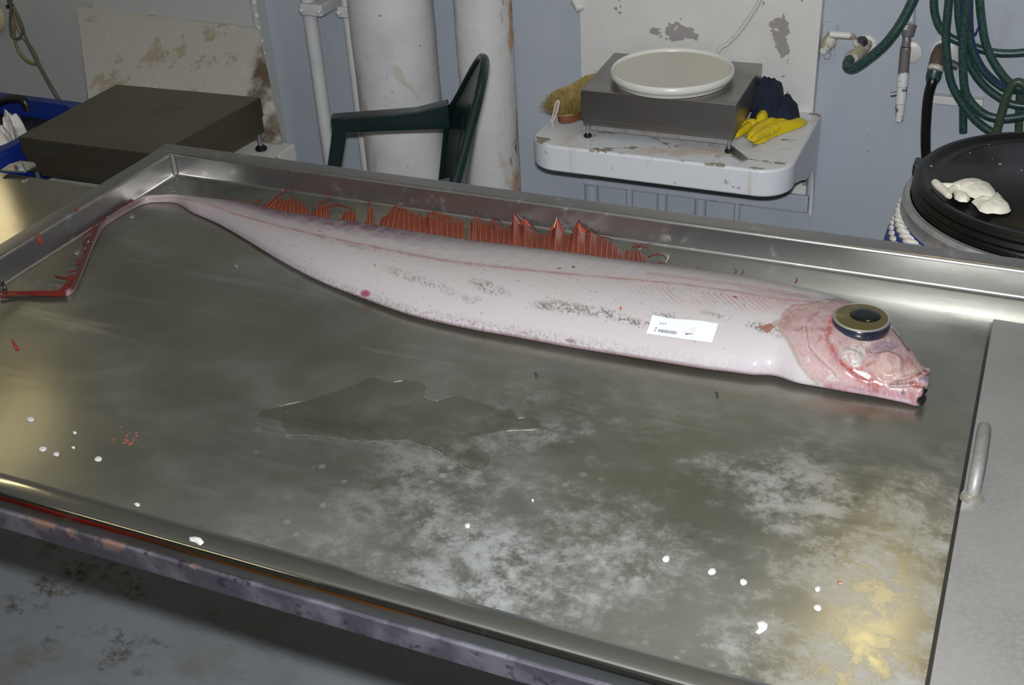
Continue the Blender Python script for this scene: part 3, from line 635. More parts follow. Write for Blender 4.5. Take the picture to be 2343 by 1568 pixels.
paint(np.exp(-(dline(H3([(1120, 850), (1250, 940), (1380, 1010), (1500, 1080)]))/np.interp(X, [1920, 1990], [7, 15]))**2)*sm(n1, .25, .5), (.40, .022, .018), .85)
paint(np.exp(-(dline(H3([(1000, 340), (900, 440), (850, 560)]))/8)**2)*sm(n1, .4, .6), (.52, .12, .10), .6)
paint(hn*sm(n3, .56, .70)*sm(g0, 4, 14), (.78, .62, .60), .45); paint(hn*sm(n1, .58, .72)*sm(g0, 4, 14), (.52, .25, .25), .5)
paint(hn*sm(n2, .60, .72)*sm(g0, 2, 12), (.50, .33, .36), .5)
# mesh
ring = np.concatenate([up, lo], 1); NR = ring.shape[1]
lowc = np.empty((NC, NL, 3)); lowc[:] = (.30, .19, .19); lowc[-120:] = (.34, .14, .16); lowc[-16:] = (.02, .015, .02)
CC = np.concatenate([C, lowc], 1)
verts = ring.reshape(-1, 3); i0 = np.arange(NC-1)[:, None]*NR; k0 = np.arange(NR)[None]; k1 = (k0+1) % NR
F = np.stack([i0+k0, i0+k1, i0+NR+k1, i0+NR+k0], -1).reshape(-1, 4)
# end caps (fans)
verts = np.vstack([verts, ring[0].mean(0), ring[-1].mean(0)+np.r_[fwd[-1]*.004, 0]])
ca, cb_ = len(verts)-2, len(verts)-1; kk = np.arange(NR)
tri = np.concatenate([np.stack([np.full(NR, ca), (kk+1) % NR, kk], 1), np.stack([np.full(NR, cb_), (NC-1)*NR+kk, (NC-1)*NR+(kk+1) % NR], 1)])
cols = .325*np.vstack([CC.reshape(-1, 3), [[.4, .2, .2], [.02, .014, .02]]])
ft = thing('silvery_fish', (float(verts[:, 0].mean()), float(verts[:, 1].mean()), 0), 'long silvery white ribbon shaped fish with a red crest fin lying on the steel table', 'fish')
def np_mesh(name, V, quads, tris, mat, parent, colors=None, smooth=True):
    V = V - np.array(ORG[parent.name]); me = bpy.data.meshes.new(name)
    me.vertices.add(len(V)); me.vertices.foreach_set('co', V.astype(np.float32).ravel())
    nl = quads.size+(tris.size if tris is not None else 0); me.loops.add(nl)
    li = np.concatenate([quads.ravel()]+([tris.ravel()] if tris is not None else [])).astype(np.int32); me.loops.foreach_set('vertex_index', li)
    tot = np.concatenate([np.full(len(quads), 4)]+([np.full(len(tris), 3)] if tris is not None else [])).astype(np.int32)
    me.polygons.add(len(tot)); me.polygons.foreach_set('loop_start', np.r_[0, np.cumsum(tot)[:-1]].astype(np.int32)); me.polygons.foreach_set('loop_total', tot)
    me.update(calc_edges=True); me.validate()
    me.polygons.foreach_set('use_smooth', np.ones(len(tot), bool))
    if colors is not None:
        at = me.color_attributes.new('paint', 'FLOAT_COLOR', 'POINT'); at.data.foreach_set('color', np.c_[colors, np.ones(len(colors))].astype(np.float32).ravel())
    me.materials.append(mat); o = bpy.data.objects.new(name, me); COL.objects.link(o); o.parent = parent; ORG[o.name] = ORG[parent.name]; return o
fish = np_mesh('body', verts, F[:, ::-1], tri[:, ::-1], m_fish, ft, cols)
UF = U.reshape(-1, 2); PF = up.reshape(-1, 3)
def on_fish(px, py, k=8):
    d = (UF[:, 0]-px)**2+(UF[:, 1]-py)**2; i = np.argpartition(d, k)[:k]; return PF[i].mean(0)
# eye
ec = on_fish(1968, 742); ez = ec[2]
ER = .0335; ecx, ecy = on_z(1971, 726, ez+.007)[:2]; eb = ez-.006; et = ez+.0062
ey = obj('eye', MB().lathe([(0, eb-.006), (ER*.98, eb-.004), (ER*1.015, eb+.004), (ER*1.015, eb+.009), (ER*1.0, et-.001), (ER*.95, et+.0006), (0, et+.0004)], (ecx, ecy, 0), 72), m_eyewall, ft, smooth=True, auto=70)
tag(ey, 'huge round eye with blue black side')
obj('eye_rim', MB().lathe([(ER*.935, et), (ER*.985, et-.0005), (ER*1.0, et+.0004), (ER*.965, et+.0014), (ER*.95, et+.0018), (ER*.935, et+.0014)], (ecx, ecy, 0), 72), m_irisrim, ey, smooth=True)
obj('iris', MB().lathe([(0, et+.0005), (ER*.95, et+.0008), (ER*.945, et+.0013), (ER*.6, et+.0022), (.012, et+.0020), (.0005, et+.0020)], (ecx, ecy, 0), 72), m_iris, ey, smooth=True)
pc = on_z(1980, 722, et+.002)
pu = MB().lathe([(0, 0), (.0168, 0), (.0170, .0006), (.0162, .0011), (.01, .0014), (0.0005, .0015)], (0, 0, 0), 48)
pu.v = [(x*1.06+pc[0], y*.96+pc[1], z+et+.0016) for x, y, z in pu.v]
obj('pupil', pu, m_pupil, ey, smooth=True)
# pectoral fin stub
pf = MB()
for i in range(6):
    a = on_fish(1757+i*2.5, 764-i*2.2); b = on_fish(1733+i*5, 750-i*1.5); pf.tube([a+np.array([0, 0, .0015]), (a+b)/2+np.array([0, 0, .003]), b+np.array([0, 0, .0016])], [.0013, .0011, .0004], 6)
tag(obj('pectoral_fin', pf, M('brownish_fin', (.15, .065, .045), .45), ft, smooth=True), 'small folded orange fin behind the gill')

# dorsal fin
Dor = np.stack([X[:, 2], Y[:, 2]], 1); dorP = up[:, 1]
def dor(px):
    i = int(np.argmin(np.abs(Dp[:, 0]-px)+(tq < 7)*999)); return dorP[i]
def tip(px, py, z=.004):
    p = on_z(px, py, z)
    if p[1] > -.003: p = on_y(px, py, -.0025)
    return p
A7 = lambda x, y: (560+x/4.686, 400+y/4.686); A8 = lambda x, y: (1040+x/4.506, 440+y/4.506)
PIECES = []
PIECES.append([A7(b, 0)[:1]+A7(x, y) for b, x, y in [(205,330,250),(250,395,225),(300,360,275),(345,400,262),(385,440,262),(430,470,262),(480,500,240),(525,525,245),(570,570,265),(615,615,290),(665,655,325),(690,690,385)]])
PIECES.append([A7(b, 0)[:1]+A7(x, y) for b, x, y in [(740,745,380),(775,785,310),(820,835,305),(860,860,320),(890,875,330),(925,905,345)]])
PIECES.append([A7(b, 0)[:1]+A7(x, y) for b, x, y in [(1035,1085,385),(1085,1110,365),(1120,1140,370),(1160,1175,372),(1210,1190,400)]])
PIECES.append([A7(b, 0)[:1]+A7(x, y) for b, x, y in [(1290,1325,480),(1330,1318,400),(1360,1330,300),(1390,1385,370)]])
PIECES.append([A7(b, 0)[:1]+A7(x, y) for b, x, y in [(1452,1472,450),(1500,1525,430),(1545,1580,345),(1600,1640,330),(1660,1680,335),(1720,1720,340),(1780,1760,365),(1840,1815,380),(1900,1880,390),(1960,1940,450),(2030,1985,360),(2090,2060,385),(2140,2110,400),(2200,2170,425),(2260,2230,440),(2320,2290,455),(2365,2340,470),(2395,2360,490)]])
PIECES.append([A8(b, 0)[:1]+A8(x, y) for b, x, y in [(186,172,285),(215,205,225),(245,232,235),(300,275,275),(360,330,310),(420,390,275),(480,450,310),(540,525,365),(600,580,335),(655,615,230),(710,680,330),(770,725,285),(830,800,365),(890,860,425),(950,955,410),(1010,1010,370),(1075,1060,290),(1135,1115,400),(1195,1205,425),(1255,1245,340),(1315,1285,320),(1375,1350,400),(1435,1415,400),(1490,1470,440),(1550,1530,460),(1605,1585,480),(1660,1640,510),(1715,1700,560),(1765,1745,625)]])
PIECES.append([A8(b, 0)[:1]+A8(x, y) for b, x, y in [(1785,1758,590),(1835,1812,590),(1885,1852,590),(1940,1895,590),(1990,1910,590),(2030,1965,650)]])
dfin = obj('dorsal_fin', MB().tube([tuple(dor(px)+np.array([0, 0, .0004])) for px in np.linspace(640, 1510, 60)], .0008, 6), m_fin, ft, smooth=True)
tag(dfin, 'torn red dorsal fin with pale rays')
rr = np.random.default_rng(3)
for pc_ in PIECES:
    mem = MB(); rays = MB(); prev = None
    for j, (bx, tx, ty) in enumerate(pc_):
        b = dor(bx); e = np.array(tip(tx, ty)); mid = (b+e)/2+np.array([0, 0, .0006]); mid[0] -= .0012
        pth = [b*(1-t)**2+2*mid*t*(1-t)+e*t*t for t in np.linspace(0, 1, 6)]
        rays.tube([p+np.array([0, -.0004, .0009]) for p in pth], [.00065, .0006, .0005, .0004, .0003, .0002], 5)
        if prev is not None:
            nsub = 4; colv = []
            for q in range(nsub+1):
                f = q/nsub; trim = 1-.22*math.sin(math.pi*f)*rr.uniform(.3, 1.) if 0 < q < nsub else 1.
                for t in np.linspace(0, 1, 7):
                    tt = t*trim; a0 = prev[0]*(1-tt)**2+2*prev[1]*tt*(1-tt)+prev[2]*tt*tt; a1 = b*(1-tt)**2+2*mid*tt*(1-tt)+e*tt*tt
                    p = a0*(1-f)+a1*f; p = p+np.array([0, 0, .0007*math.sin(math.pi*f)*rr.uniform(-.6, 1)]); colv.append(p)
            fs = [(q*7+k, (q+1)*7+k, (q+1)*7+k+1, q*7+k+1) for q in range(nsub) for k in range(6) if not (k >= 4 and rr.random() < .07)]
            mem.add(colv, fs)
        prev = (b, mid, e)
    pm = obj('fin_membrane', mem, m_fin, dfin, smooth=True)
    tag(obj('fin_rays', rays, m_ray, pm, smooth=True), kind='stuff')
# loose red strands of the fin
STR = [[A7(205,335),A7(330,240),A7(450,160),A7(525,98)], [A7(240,338),A7(360,240),A7(480,150)], [A7(515,250),A7(515,200),A7(480,160)],
    [A7(780,310),A7(840,290),A7(905,235),A7(915,205),A7(870,188),A7(830,205)], [A7(850,310),A7(870,270),A7(915,225)],
    [A7(880,335),A7(980,318),A7(1070,335),A7(1180,375)], [A7(885,345),A7(1000,330),A7(1100,355)], [A7(720,425),A7(735,330),A7(745,290)], [A7(700,440),A7(710,425)],
    [A7(1345,330),A7(1325,280),A7(1270,262)], [A7(1545,420),A7(1600,345),A7(1650,310),A7(1690,265)], [A7(1560,420),A7(1620,340),A7(1680,280)],
    [A7(80,325),A7(130,285),A7(190,252)], [A7(1980,370),A7(1960,360),A7(1925,352)],
    [A8(210,230),A8(228,180)], [A8(395,275),A8(398,238)], [A8(390,280),A8(450,290),A8(500,330)], [A8(600,340),A8(608,200)], [A8(620,300),A8(606,215)], [A8(660,330),A8(615,230)], [A8(690,330),A8(705,255),A8(745,290)],
    [A8(740,290),A8(800,340),A8(860,410)], [A8(1020,390),A8(1058,255)], [A8(1110,400),A8(1090,320),A8(1060,270)], [A8(1220,410),A8(1282,290)], [A8(1300,400),A8(1285,330),A8(1280,300)], [A8(1300,340),A8(1340,370),A8(1370,420)],
    [A8(1360,420),A8(1415,375)], [A8(1415,390),A8(1460,420),A8(1500,460)], [A8(1500,460),A8(1580,470),A8(1640,500)], [A8(1895,600),A8(1910,575),A8(1860,540),A8(1840,520)], [A8(1840,570),A8(1900,545),A8(2040,530)], [A8(1830,560),A8(1920,560),A8(2000,575)],
    [A8(2000,668),A8(2070,642),A8(2140,648),A8(2190,685),A8(2230,735)], [A8(2170,730),A8(2195,690),A8(2200,650)], [A8(2100,725),A8(2160,735)],
    [(456,450),(459,442)], [(490,455),(494,444)], [(500,456),(503,447)], [(520,460),(533,451)], [(540,462),(548,452)], [(553,464),(560,453)], [(560,465),(566,455)], [(584,470),(600,455)]]
stm = MB()
for L in STR:
    pts = cr([tip(x, y, .006) for x, y in L], 5); stm.tube(pts, list(np.linspace(.0011, .0005, len(pts))), 5)
tag(obj('fin_strands', stm, m_redray, dfin, smooth=True), kind='stuff')
# glassy torn tips clinging to the lip
gl = MB()
for (a, b, c) in [(A8(580,345),A8(610,215),A8(690,330)), (A8(975,390),A8(1055,275),A8(1125,405)), (A8(1215,420),A8(1280,310),A8(1370,415)), (A8(690,330),A8(720,270),A8(790,350))]:
    obj('fin_membrane', MB().add([tip(*a), tip(*b), tip(*c), tip((a[0]+c[0])/2, (a[1]+c[1])/2+4)], [(0, 1, 3), (1, 2, 3)]), m_wetfin, dfin)
# tail fin rays and red fringe along the thin tail
tf = MB()
for i in range(9):
    y0 = 668+i*1.0; L = [(150, y0), (100, y0+.5-(i<3)*2), (45, 671+i*.4-(i < 4)*3), (-2, 674+i*.7-(i < 4)*7)]
    tf.tube(cr([tip(x, y, .004+.0006*(i % 3)) for x, y in L], 5), list(np.linspace(.0016, .0009, 16)), 6)
tag(obj('tail_fin', tf, m_redray, ft, smooth=True), 'bundle of red tail rays bent over to the left')
tr = MB()
TS = [(150,664),(165,648),(176,615),(192,575),(206,545),(222,518),(250,493),(285,470),(322,452)]
for i in range(110):
    t = rr.uniform(0, len(TS)-1.01); k = int(t); f = t-k; p0 = np.array(TS[k])*(1-f)+np.array(TS[k+1])*f
    l = rr.uniform(9, 28) if t < 2.2 else rr.uniform(4, 12); an = rr.uniform(2.3, 3.0) if t < 2.2 else rr.uniform(2.1, 3.4)
    p1 = p0+l*np.array([math.cos(an), .8*math.sin(an)])
    tr.tube([tip(*p0, .006), tip(*((p0+p1)/2+rr.uniform(-1.5, 1.5, 2)), .004), tip(*p1, .0025)], [.0011, .0008, .0004], 5)
for L in [[(177,636),(150,636),(126,631)], [(170,640),(150,640),(128,634)], [(296,459),(285,447),(274,434)], [(222,520),(205,528),(190,540),(186,548)]]:
    tr.tube(cr([tip(x, y, .005) for x, y in L], 5), .0010, 5)
tag(obj('tail_fringe', tr, m_redray, ft, smooth=True), 'ragged red fin fringe along the thin tail', kind='stuff')

# ------------------------------------------------------------------ paper label on the fish
LC = [np.array(p) for p in ((1493.7, 722.8), (1643.5, 744), (1628.6, 786), (1478.8, 765))]
def lab_px(u, v): return (LC[0]*(1-u)+LC[1]*u)*(1-v)+(LC[3]*(1-u)+LC[2]*u)*v+np.array([0, 2.2*math.sin(math.pi*u*1.9)*(1-v)])
NUu, NVv = 24, 10
G = np.array([[on_fish(*lab_px(u, v), 24) for v in np.linspace(0, 1, NVv+1)] for u in np.linspace(0, 1, NUu+1)])
def lab(u, v, dz=0.):
    x = np.clip(u*NUu, 0, NUu-1e-6); y = np.clip(v*NVv, 0, NVv-1e-6); i, j = int(x), int(y); f, g = x-i, y-j
    p = (G[i, j]*(1-f)+G[i+1, j]*f)*(1-g)+(G[i, j+1]*(1-f)+G[i+1, j+1]*f)*g
    return p+np.array([0, -.0003, .0012+dz])
lt = thing('paper_label', tuple(lab(.5, .5)), 'white printed paper label with a barcode stuck on the fish flank', 'label')
lb = MB(); vs = []
for dz in (0, .0003):
    for i in range(NUu+1):
        for j in range(NVv+1): vs.append(lab(i/NUu, j/NVv, dz))
n_ = (NUu+1)*(NVv+1); idx = lambda i, j: i*(NVv+1)+j; fs = []
for i in range(NUu):
    for j in range(NVv):
        q = (idx(i, j), idx(i+1, j), idx(i+1, j+1), idx(i, j+1)); fs.append(q); fs.append(tuple(a+n_ for a in q[::-1]))
lb.add(vs, fs); obj('paper', lb, m_paper, lt, smooth=True)
# print is laid out in crop pixels of the label drawing, mapped into its surface
LQ = [np.array(p, float) for p in ((395, 150), (2150, 400), (1975, 890), (220, 645))]
def uv(x, y):
    u, v = .5, .5
    for _ in range(12):
        p = (LQ[0]*(1-u)+LQ[1]*u)*(1-v)+(LQ[3]*(1-u)+LQ[2]*u)*v
        du = (LQ[1]-LQ[0])*(1-v)+(LQ[2]-LQ[3])*v; dv = (LQ[3]-LQ[0])*(1-u)+(LQ[2]-LQ[1])*u
        s = np.linalg.solve(np.stack([du, dv], 1), np.array([x, y])-p); u += s[0]; v += s[1]
    return u, v
def LP(x, y, dz=.0006): return lab(*uv(x, y), dz)
def quad(mb, pts): mb.add([LP(*p) for p in pts], [tuple(range(len(pts)))[::-1]])
def stroke(mb, a, b, w):
    a, b = np.array(a, float), np.array(b, float); d = b-a; nn = np.array([-d[1], d[0]])/np.linalg.norm(d)*w/2; k = max(1, int(np.linalg.norm(d)//150))
    for i in range(k):
        p, q = a+d*i/k, a+d*(i+1)/k; quad(mb, [p-nn, q-nn, q+nn, p+nn])
fr_ = MB()
R4 = [(515, 272), (1622, 455), (1492, 782), (382, 608)]
for a, b in zip(R4, R4[1:]+R4[:1]): stroke(fr_, a, b, 9)
stroke(fr_, (440, 462), (1200, 562), 8); stroke(fr_, (1200, 562), (1565, 610), 8); obj('printed_frame', fr_, m_ink_l, lt)
bcm = MB(); rb = np.random.default_rng(2); x = 0.
while x < 1:
    wd_ = rb.choice([.012, .018, .028]); a = np.array([545, 528])+x*np.array([492, 68]); b = np.array([528, 610])+x*np.array([480, 70])
    a2 = a+wd_*np.array([492, 68]); b2 = b+wd_*np.array([480, 70]); quad(bcm, [a, a2, b2, b]); x += wd_+rb.choice([.009, .014, .02])
obj('barcode', bcm, m_ink, lt)
for nm, cpx, mt in (('blue_square', (487, 495), m_inkblue), ('green_square', (470, 538), m_green), ('red_square', (452, 582), m_red)):
    q = MB(); cx, cy = cpx; quad(q, [(cx-18, cy-18), (cx+26, cy-12), (cx+18, cy+18), (cx-26, cy+12)]); obj(nm, q, mt, lt)
fc = bpy.data.curves.new('number_text', 'FONT'); fc.body = '679'; fc.resolution_u = 3
fo = bpy.data.objects.new('number_text', fc); COL.objects.link(fo); dg = bpy.context.evaluated_depsgraph_get()
tm = fo.evaluated_get(dg).to_mesh(); tv = np.array([v.co[:] for v in tm.vertices]); tfc = [tuple(p.vertices) for p in tm.polygons]; fo.evaluated_get(dg).to_mesh_clear()
bpy.data.objects.remove(fo); tv[:, 0] -= tv[:, 0].min(); tv[:, 1] -= tv[:, 1].min(); tv[:, 0] /= tv[:, 0].max(); tv[:, 1] /= tv[:, 1].max()
# upside down for this viewer: first letter at the right, tops pointing down the picture
nb = MB(); nb.add([LP(765-175*a[0]-8*a[1], 352-22*a[0]+62*a[1]) for a in tv], tfc); obj('printed_number', nb, m_ink, lt)
tx = MB()
for (a, b, w_) in [((1505,505),(1580,517),14),((1395,525),(1560,553),16),((1330,555),(1385,565),12),((1405,575),(1545,600),14),((1225,590),(1370,612),14),((1400,620),(1530,640),12),((1200,615),(1340,640),10),((1170,706),(1295,728),12),((1330,740),(1350,743),12),((1370,748),(1480,765),12),((640,515),(760,530),8),((800,540),(980,565),8),((490,390),(478,435),14)]:
    a, b = np.array(a, float), np.array(b, float); n = max(2, int(np.linalg.norm(b-a)/24)); 
    for i in range(n):
        p, q = a+(b-a)*(i+.08)/n, a+(b-a)*(i+.78)/n; stroke(tx, p, q, w_*rb.uniform(.5, 1))
obj('printed_text', tx, m_ink_m, lt)
bd = MB(); quad(bd, [(1245, 640), (1285, 655), (1330, 652), (1390, 650), (1450, 662), (1490, 690), (1440, 680), (1360, 672), (1330, 682), (1300, 702), (1275, 680)]); obj('bird_emblem', bd, m_ink, lt)

# ------------------------------------------------------------------ wet film, droplets, scraps on the table
mw = bpy.data.materials.new('water_film'); mw.use_nodes = True; nt = mw.node_tree; nt.nodes.remove(nt.nodes['Principled BSDF'])
tpn = nd(nt, 'ShaderNodeBsdfTransparent'); tpn.inputs[0].default_value = (.925, .935, .91, 1); gln = nd(nt, 'ShaderNodeBsdfGlossy'); gln.inputs['Roughness'].default_value = .22; gln.inputs[0].default_value = (.8, .85, .8, 1)
frn = nd(nt, 'ShaderNodeValue'); frn.outputs[0].default_value = .035; mxn = nd(nt, 'ShaderNodeMixShader')
nt.links.new(frn.outputs[0], mxn.inputs[0]); nt.links.new(tpn.outputs[0], mxn.inputs[1]); nt.links.new(gln.outputs[0], mxn.inputs[2]); nt.links.new(mxn.outputs[0], nt.nodes['Material Output'].inputs[0])
pud = [(590,955),(620,958),(640,962),(652,985),(668,996),(700,996),(740,999),(790,1006),(830,1011),(880,1008),(935,1008),(960,1020),(985,1024),(1005,1035),(1020,1048),(1045,1060),(1070,1075),(1100,1079),(1113,1068),(1123,1046),(1105,1032),(1090,1020),(1060,1008),(1100,996),(1160,985),(1205,983),(1235,980),(1238,967),(1210,955),(1180,955),(1175,940),(1140,935),(1100,922),(1070,915),(1040,906),(1010,915),(985,917),(970,908),(975,885),(960,876),(930,870),(890,873),(845,864),(815,880),(760,898),(700,915),(640,928),(600,940)]
pud_s = cr([(x, y) for x, y in pud]+[pud[0]], 4)[:-1]
pp = [Vector(on_z(x, y, .0003)) for x, y in pud_s]
pb = MB().prism(pp[::-1], (0, 0, .0009))
tag(obj('water_puddle', pb, mw, org=tuple(pp[0])), 'dark wet puddle spread over the steel in front of the fish', 'water')
bds = MB()
for a, b in list(zip(pud[4:17], pud[5:18]))+list(zip(pud[34:38], pud[35:39])):
    for i in range(6):
        f = (i+rr.random())/6; q = on_z(a[0]*(1-f)+b[0]*f, a[1]*(1-f)+b[1]*f, .001); r_ = rr.uniform(.0005, .0013)
        bds.lathe([(0, -.0006), (r_, -.0004), (r_*.8, .0006), (0, .001)], q, 8)
tag(obj('water_beads', bds, m_clear, org=tuple(pp[0]), smooth=True), 'tiny bright water beads along the puddle edge', 'water', kind='stuff')
def drop(px, py, rx, ry, mat, name, label, cat, h=.0016, group=None):
    c = on_z(px, py, 0); a = on_z(px+rx, py, 0); b = on_z(px, py+ry, 0); r1 = np.linalg.norm(a-c); r2 = np.linalg.norm(b-c)
    ux = (a-c)/r1; uy = (b-c)/r2; mb = MB(); n = 18; vs = []; fs = []; ph = rr.uniform(0, 6.3, 2)
    prof = [(1, 0), (1.0, .35), (.85, .75), (.5, .97), (.02, 1)]
    for r_, z in prof:
        for k in range(n):
            t = 2*math.pi*k/n; w_ = 1+.07*math.sin(2*t+ph[0])+.05*math.sin(3*t+ph[1]); vs.append(c+(ux*math.cos(t)*r1+uy*math.sin(t)*r2)*r_*w_+np.array([0, 0, .0002+z*h]))
    for i in range(4):
        for k in range(n): fs.append((i*n+k, (i+1)*n+k, (i+1)*n+(k+1)%n, i*n+(k+1)%n))
    mb.add(vs, fs); o = obj(name, mb, mat, org=tuple(c), smooth=True); return tag(o, label, cat, group)
DR = [(70,960,9,5.5,'white droplet highest of the cluster at the left end of the table'),(98,1028,9.5,5.5,'largest white droplet of the cluster near the left front edge'),
    (129,1040,7.5,4.5,'white droplet just right of the largest one at the left front edge'),(225,1051,8.5,5.5,'white droplet apart from the left cluster, nearest the red stain'),
    (171,991,4.5,3,'tiny white droplet above the left cluster on the table'),(168,1025,4,2.6,'tiny white droplet between the larger left ones'),
    (1070,1204,6.5,5,'single white droplet in the middle of the bare steel'),(1524,1280,8.5,7.5,'white droplet leftmost of the row of three at the front'),
    (1629,1309,9.5,7.5,'white droplet in the middle of the row of three at the front'),(1701,1333,8.5,7,'white droplet rightmost of the row of three at the front'),
    (1871,1349,7,6,'upper of two white droplets on the yellowish reflection'),(1871,1392,9,7.5,'lower of two white droplets on the yellowish reflection'),
    (1219,1146,3,2.5,'tiny white droplet up and right of the middle one')]
for x, y, a, b, l in DR: drop(x, y, a, b, m_drop, 'white_droplet', l, 'droplet', .0014, 'white droplets spattered on the table')
for x, y, a, b, l in [(301,495,8,4.5,'clear round water drop beside the bend of the tail'),(177,578,8,5,'clear water drop left of the thin red tail'),(395,436,7,4.5,'clear water drop in the back corner above the tail'),(540,609,7,3.5,'clear water drop in front of the rear belly')]:
    drop(x, y, a, b, m_clear, 'water_drop', l, 'droplet', .003, 'clear water drops near the tail')
def lump(name, px, h, mat, label, cat, z=0., seed=1, onlip=False):
    P = [Vector(on_z(x, y, z+.0003)) for x, y in px]; c = sum(P, Vector())/len(P)
    return tag(obj(name, MB().pillow(P[::-1] if False else P, h, 5, seed, .3, 28), mat, org=tuple(c), smooth=True), label, cat)
lump('white_smear', [(1732,1425),(1745,1420),(1757,1428),(1755,1440),(1744,1448),(1736,1452),(1728,1448),(1736,1440)], .0012, m_drop, 'white crusty smear near the front edge of the steel', 'smear')
lump('white_smear', [(432,1231),(446,1229),(462,1233),(468,1243),(458,1249),(447,1242),(434,1238)], .003, m_drop, 'white smear stuck on the polished front edge', 'smear', z=.0015, seed=3)
lump('white_smear', [(306,1153),(313,1150),(320,1153),(320,1159),(312,1159)], .001, m_drop, 'small grey white smear beside the front fold', 'smear', seed=4)
lump('red_scrap', [(24,776),(29,776),(38,788),(46,803),(36,803),(30,792)], .0018, m_scrap, 'red splinter of fin lying alone at the left of the table', 'scrap')
lump('red_scrap', [(82,538),(92,534),(96,545),(99,556),(92,559),(85,553)], .002, m_scrap, 'wavy red scrap on the left lip of the table', 'scrap', z=.041, seed=6)
lump('red_scrap', [(170,475),(177,474),(182,480),(177,484)], .0016, m_scrap, 'small red scrap higher up on the left lip', 'scrap', z=.041, seed=7)
lump('dark_speck', [(1222,852),(1229,852),(1231,861),(1225,865)], .0016, m_speck, 'dark speck on the steel below the fish belly', 'speck', seed=8)
lump('dark_speck', [(1636,896),(1643,896),(1645,910),(1639,912)], .0018, m_speck, 'dark bluish speck below the fish, nearer its head', 'speck', seed=9)
lump('dark_speck', [(1916,1330),(1927,1331),(1928,1338),(1917,1337)], .0016, m_wood, 'red brown speck on the yellowish reflection', 'speck', seed=10)
lump('black_clip', [(2,650),(9,647),(16,658),(15,663),(2,662)], .006, m_black, 'small black lump over the end of the red tail', 'lump', z=.003, seed=12)
rsp = MB()
for i in range(26):
    x_, y_ = 295+rr.normal(0, 11), 1005+rr.normal(0, 16); c = on_z(x_, y_, .0001); r_ = rr.uniform(.0006, .0022); rsp.lathe([(0, 0), (r_, 0), (r_*.7, .0004), (0, .0005)], c, 7)
tag(obj('blood_spatter', rsp, M('thin_blood', (.15, .045, .028), .5), org=tuple(on_z(295, 1005, 0)), smooth=True), 'faint red spatter on the steel right of the left droplets', 'stain', kind='stuff')
for (px, py) in [(1592,621),(1680,627),(1695,630),(1819,648)]:
    p = on_z(px, py, .035); q = MB().tube([p, p+np.array([.002, .004, .003]), p+np.array([rr.uniform(-.006, .002), .008, .005])], [.0011, .0008, .0004], 5)
    obj('crest_stub', q, m_redray, ft, smooth=True)

# ------------------------------------------------------------------ wall shelf with its scale
ZS = -.32; SXL, SXR, SYF = .205, .852, 1.018
sh = thing('wall_shelf', (.53, 1.2, ZS), 'thick white painted steel wall shelf with rounded corners carrying the small scale', 'shelf')
pl = on_y(1327, 100, 1.405)[0]; pr_ = on_y(1872, 120, 1.405)[0]
bpl = MB().box((pl, 1.405, -.60), (pr_, WY, CZ)); obj('back_plate', bpl, m_white, sh, bevel=.004)
R = .075; prof = [(SXL, 1.41)]+[(SXL+R-R*math.cos(math.radians(a)), SYF+R-R*math.sin(math.radians(a))) for a in range(0, 91, 9)]+[(SXR-R+R*math.sin(math.radians(a)), SYF+R-R*math.cos(math.radians(a))) for a in range(0, 91, 9)]+[(SXR, 1.41)]
obj('tray', MB().prism([(x, y, ZS-.068) for x, y in prof], (0, 0, .068)), m_shelf, sh, bevel=.007, seg=3)
gp = [(1.41, -.33), (1.41, -.60), (1.398, -.602), (1.392, -.56), (1.382, -.515), (1.366, -.475), (1.345, -.45), (1.325, -.444), (1.30, -.45), (1.26, -.44), (1.20, -.415), (1.12, -.388), (1.12, -.33)]
for gx in (SXR-.009, SXL+.001):
    if gx > .5: obj('gusset', MB().prism([(gx, y, z) for y, z in gp], (.008, 0, 0)), m_shelf, sh, bevel=.002)
ra = on_y(1333, 412, 1.39); rb_ = on_y(1846, 495, 1.39)
obj('lower_rail', MB().box((ra[0], 1.39, ra[2]-.012), (rb_[0], 1.405, ra[2]+.034)), m_wall, sh, bevel=.003)
for a, b in ((1336, 1366), (1430, 1445), (1501, 1524), (1588, 1614), (1679, 1693)):
    xa = on_y(a, 455, 1.385)[0]; xb = on_y(b, 455, 1.385)[0]; r_ = (xb-xa)/2
    obj('rail_post', MB().tube([((xa+xb)/2, 1.395, ra[2]-.01), ((xa+xb)/2, 1.395, FZ)], r_, 16), m_wall, sh, smooth=True)
obj('cast_lug', MB().tube([on_y(1320, -20, 1.43), on_y(1318, 4, 1.41), on_y(1326, 18, 1.40), on_y(1336, 16, 1.40)], [.012, .014, .012, .006], 12), m_white, sh, smooth=True)
# bench scale
zt = -.198
c1, c2, c3, c4_ = on_z(1328, 206, zt), on_z(1684, 240, zt), on_z(1745, 145, zt), on_z(1405, 120, zt)
bs = thing('bench_scale', tuple((c1+c3)/2*np.array([1, 1, 0])+np.array([0, 0, ZS])), 'square stainless steel bench scale on four screw feet on the wall shelf', 'scale')
cc = (c1+c2+c3+c4_)/4
def shrink(P, k, z): return [tuple((np.array(p)-cc)*k+cc+np.array([0, 0, z-zt])) for p in P]
B4 = [c1, c2, c3, c4_]
obj('weighing_pan', MB().hexa(shrink(B4, 1, zt-.075), shrink(B4, 1, zt)), m_scale_steel, bs, bevel=.0025)
obj('skirt', MB().hexa(shrink(B4, .975, zt-.09), shrink(B4, .975, zt-.07)), m_scale_steel, bs, bevel=.002)
obj('base_frame', MB().hexa(shrink(B4, .90, zt-.106), shrink(B4, .90, zt-.08)), m_galv, bs, bevel=.002)
